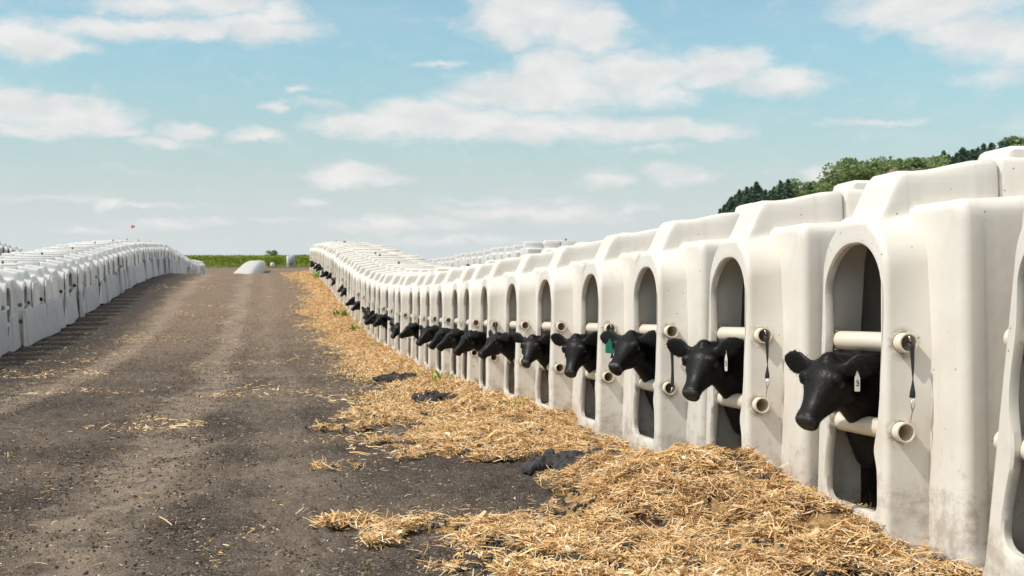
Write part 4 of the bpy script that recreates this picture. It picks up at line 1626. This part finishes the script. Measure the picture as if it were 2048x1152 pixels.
def tree_proto(kind, seed):
    root = empty('conifer_tree' if kind == 'c' else 'broadleaf_tree')
    h = 10.0
    mesh_obj('trunk', *bark_limbs(h, 5 if kind == 'c' else 9, seed, .17), M_BARK, root)
    v, q = conifer_crown(h, 2.5, seed) if kind == 'c' else broad_crown(h, 3.0, seed)
    fast_mesh('crown', v, q, M_CONIF if kind == 'c' else M_DECID, False, root)
    return root


tp = {'c': [tree_proto('c', 31), tree_proto('c', 47), tree_proto('c', 53)], 'b': [tree_proto('b', 61), tree_proto('b', 77), tree_proto('b', 83)]}
# px of the tip, py of the tip, kind, distance
TREES = [(1440, 416, 'c', 122), (1455, 402, 'c', 124), (1470, 388, 'c', 126), (1486, 380, 'c', 122), (1503, 372, 'c', 124), (1521, 374, 'c', 120), (1540, 380, 'c', 124), (1568, 366, 'c', 122), (1590, 362, 'c', 120), (1610, 366, 'c', 122), (1630, 370, 'c', 120), (1662, 372, 'b', 120), (1815, 322, 'c', 120), (1835, 318, 'c', 122), (1870, 312, 'c', 120), (1895, 308, 'c', 122), (1912, 304, 'c', 118), (1932, 300, 'c', 120), (1953, 294, 'c', 118), (2025, 288, 'c', 118), (1448, 408, 'c', 116), (1462, 392, 'c', 112), (1478, 378, 'c', 118), (1493, 372, 'c', 112), (1512, 362, 'c', 114), (1530, 378, 'c', 108), (1548, 372, 'c', 116), (1560, 360, 'c', 112), (1575, 357, 'c', 110),
         (1600, 354, 'b', 114), (1620, 364, 'c', 108), (1640, 366, 'b', 112), (1655, 368, 'c', 108), (1672, 362, 'b', 108), (1690, 345, 'b', 110), (1712, 326, 'b', 106), (1735, 314, 'b', 110), (1758, 312, 'b', 104),
         (1778, 322, 'b', 112), (1797, 316, 'c', 110), (1822, 314, 'b', 106), (1845, 318, 'b', 112), (1862, 308, 'b', 104), (1885, 300, 'c', 110), (1905, 312, 'c', 102), (1923, 294, 'c', 108), (1942, 297, 'c', 104),
         (1965, 286, 'c', 108), (1980, 284, 'c', 102), (2000, 282, 'c', 106), (2012, 280, 'c', 102), (2037, 279, 'c', 106), (2060, 270, 'c', 100), (2090, 262, 'b', 104), (2120, 258, 'c', 100), (2150, 250, 'b', 104)]
cnt = {'c': 0, 'b': 0}
for (px_, py_, kd, d) in TREES:
    cnt[kd] += 1
    x_, y_ = dist_pt(px_, d)
    z0 = Gs(x_, y_) - .2
    top = EYE + (515 - py_) * d / F_PX
    o = copy_tree(tp[kd][cnt[kd] % 3])
    s = (top - z0) / 10.0
    o.location = (x_, y_, z0)
    wd = s * random.uniform(.85, 1.15) * (1.25 if kd == 'b' else 1.0)
    o.scale = (wd, wd, s)
    o.rotation_euler = (0, 0, random.uniform(0, 6.28))
    nm = 'dark green conifer' if kd == 'c' else 'lighter green broadleaf tree'
    tag(o, '%s, %s of its kind from left above the hutches' % (nm, ordinal(cnt[kd])), 'tree', 'trees behind the right-hand hutches')
# lone bush on the horizon
bu = copy_tree(tp['b'][1]); bu.name = 'bush'
x_, y_ = dist_pt(545, 150)
bu.location = (x_, y_, Gs(x_, y_) - 1.1); bu.scale = (.40, .40, .33)
tag(bu, 'lone round bush rising above the crop on the horizon', 'bush')
for kd in tp:
    for p in tp[kd]:
        for ch in list(p.children): bpy.data.objects.remove(ch)
        bpy.data.objects.remove(p)
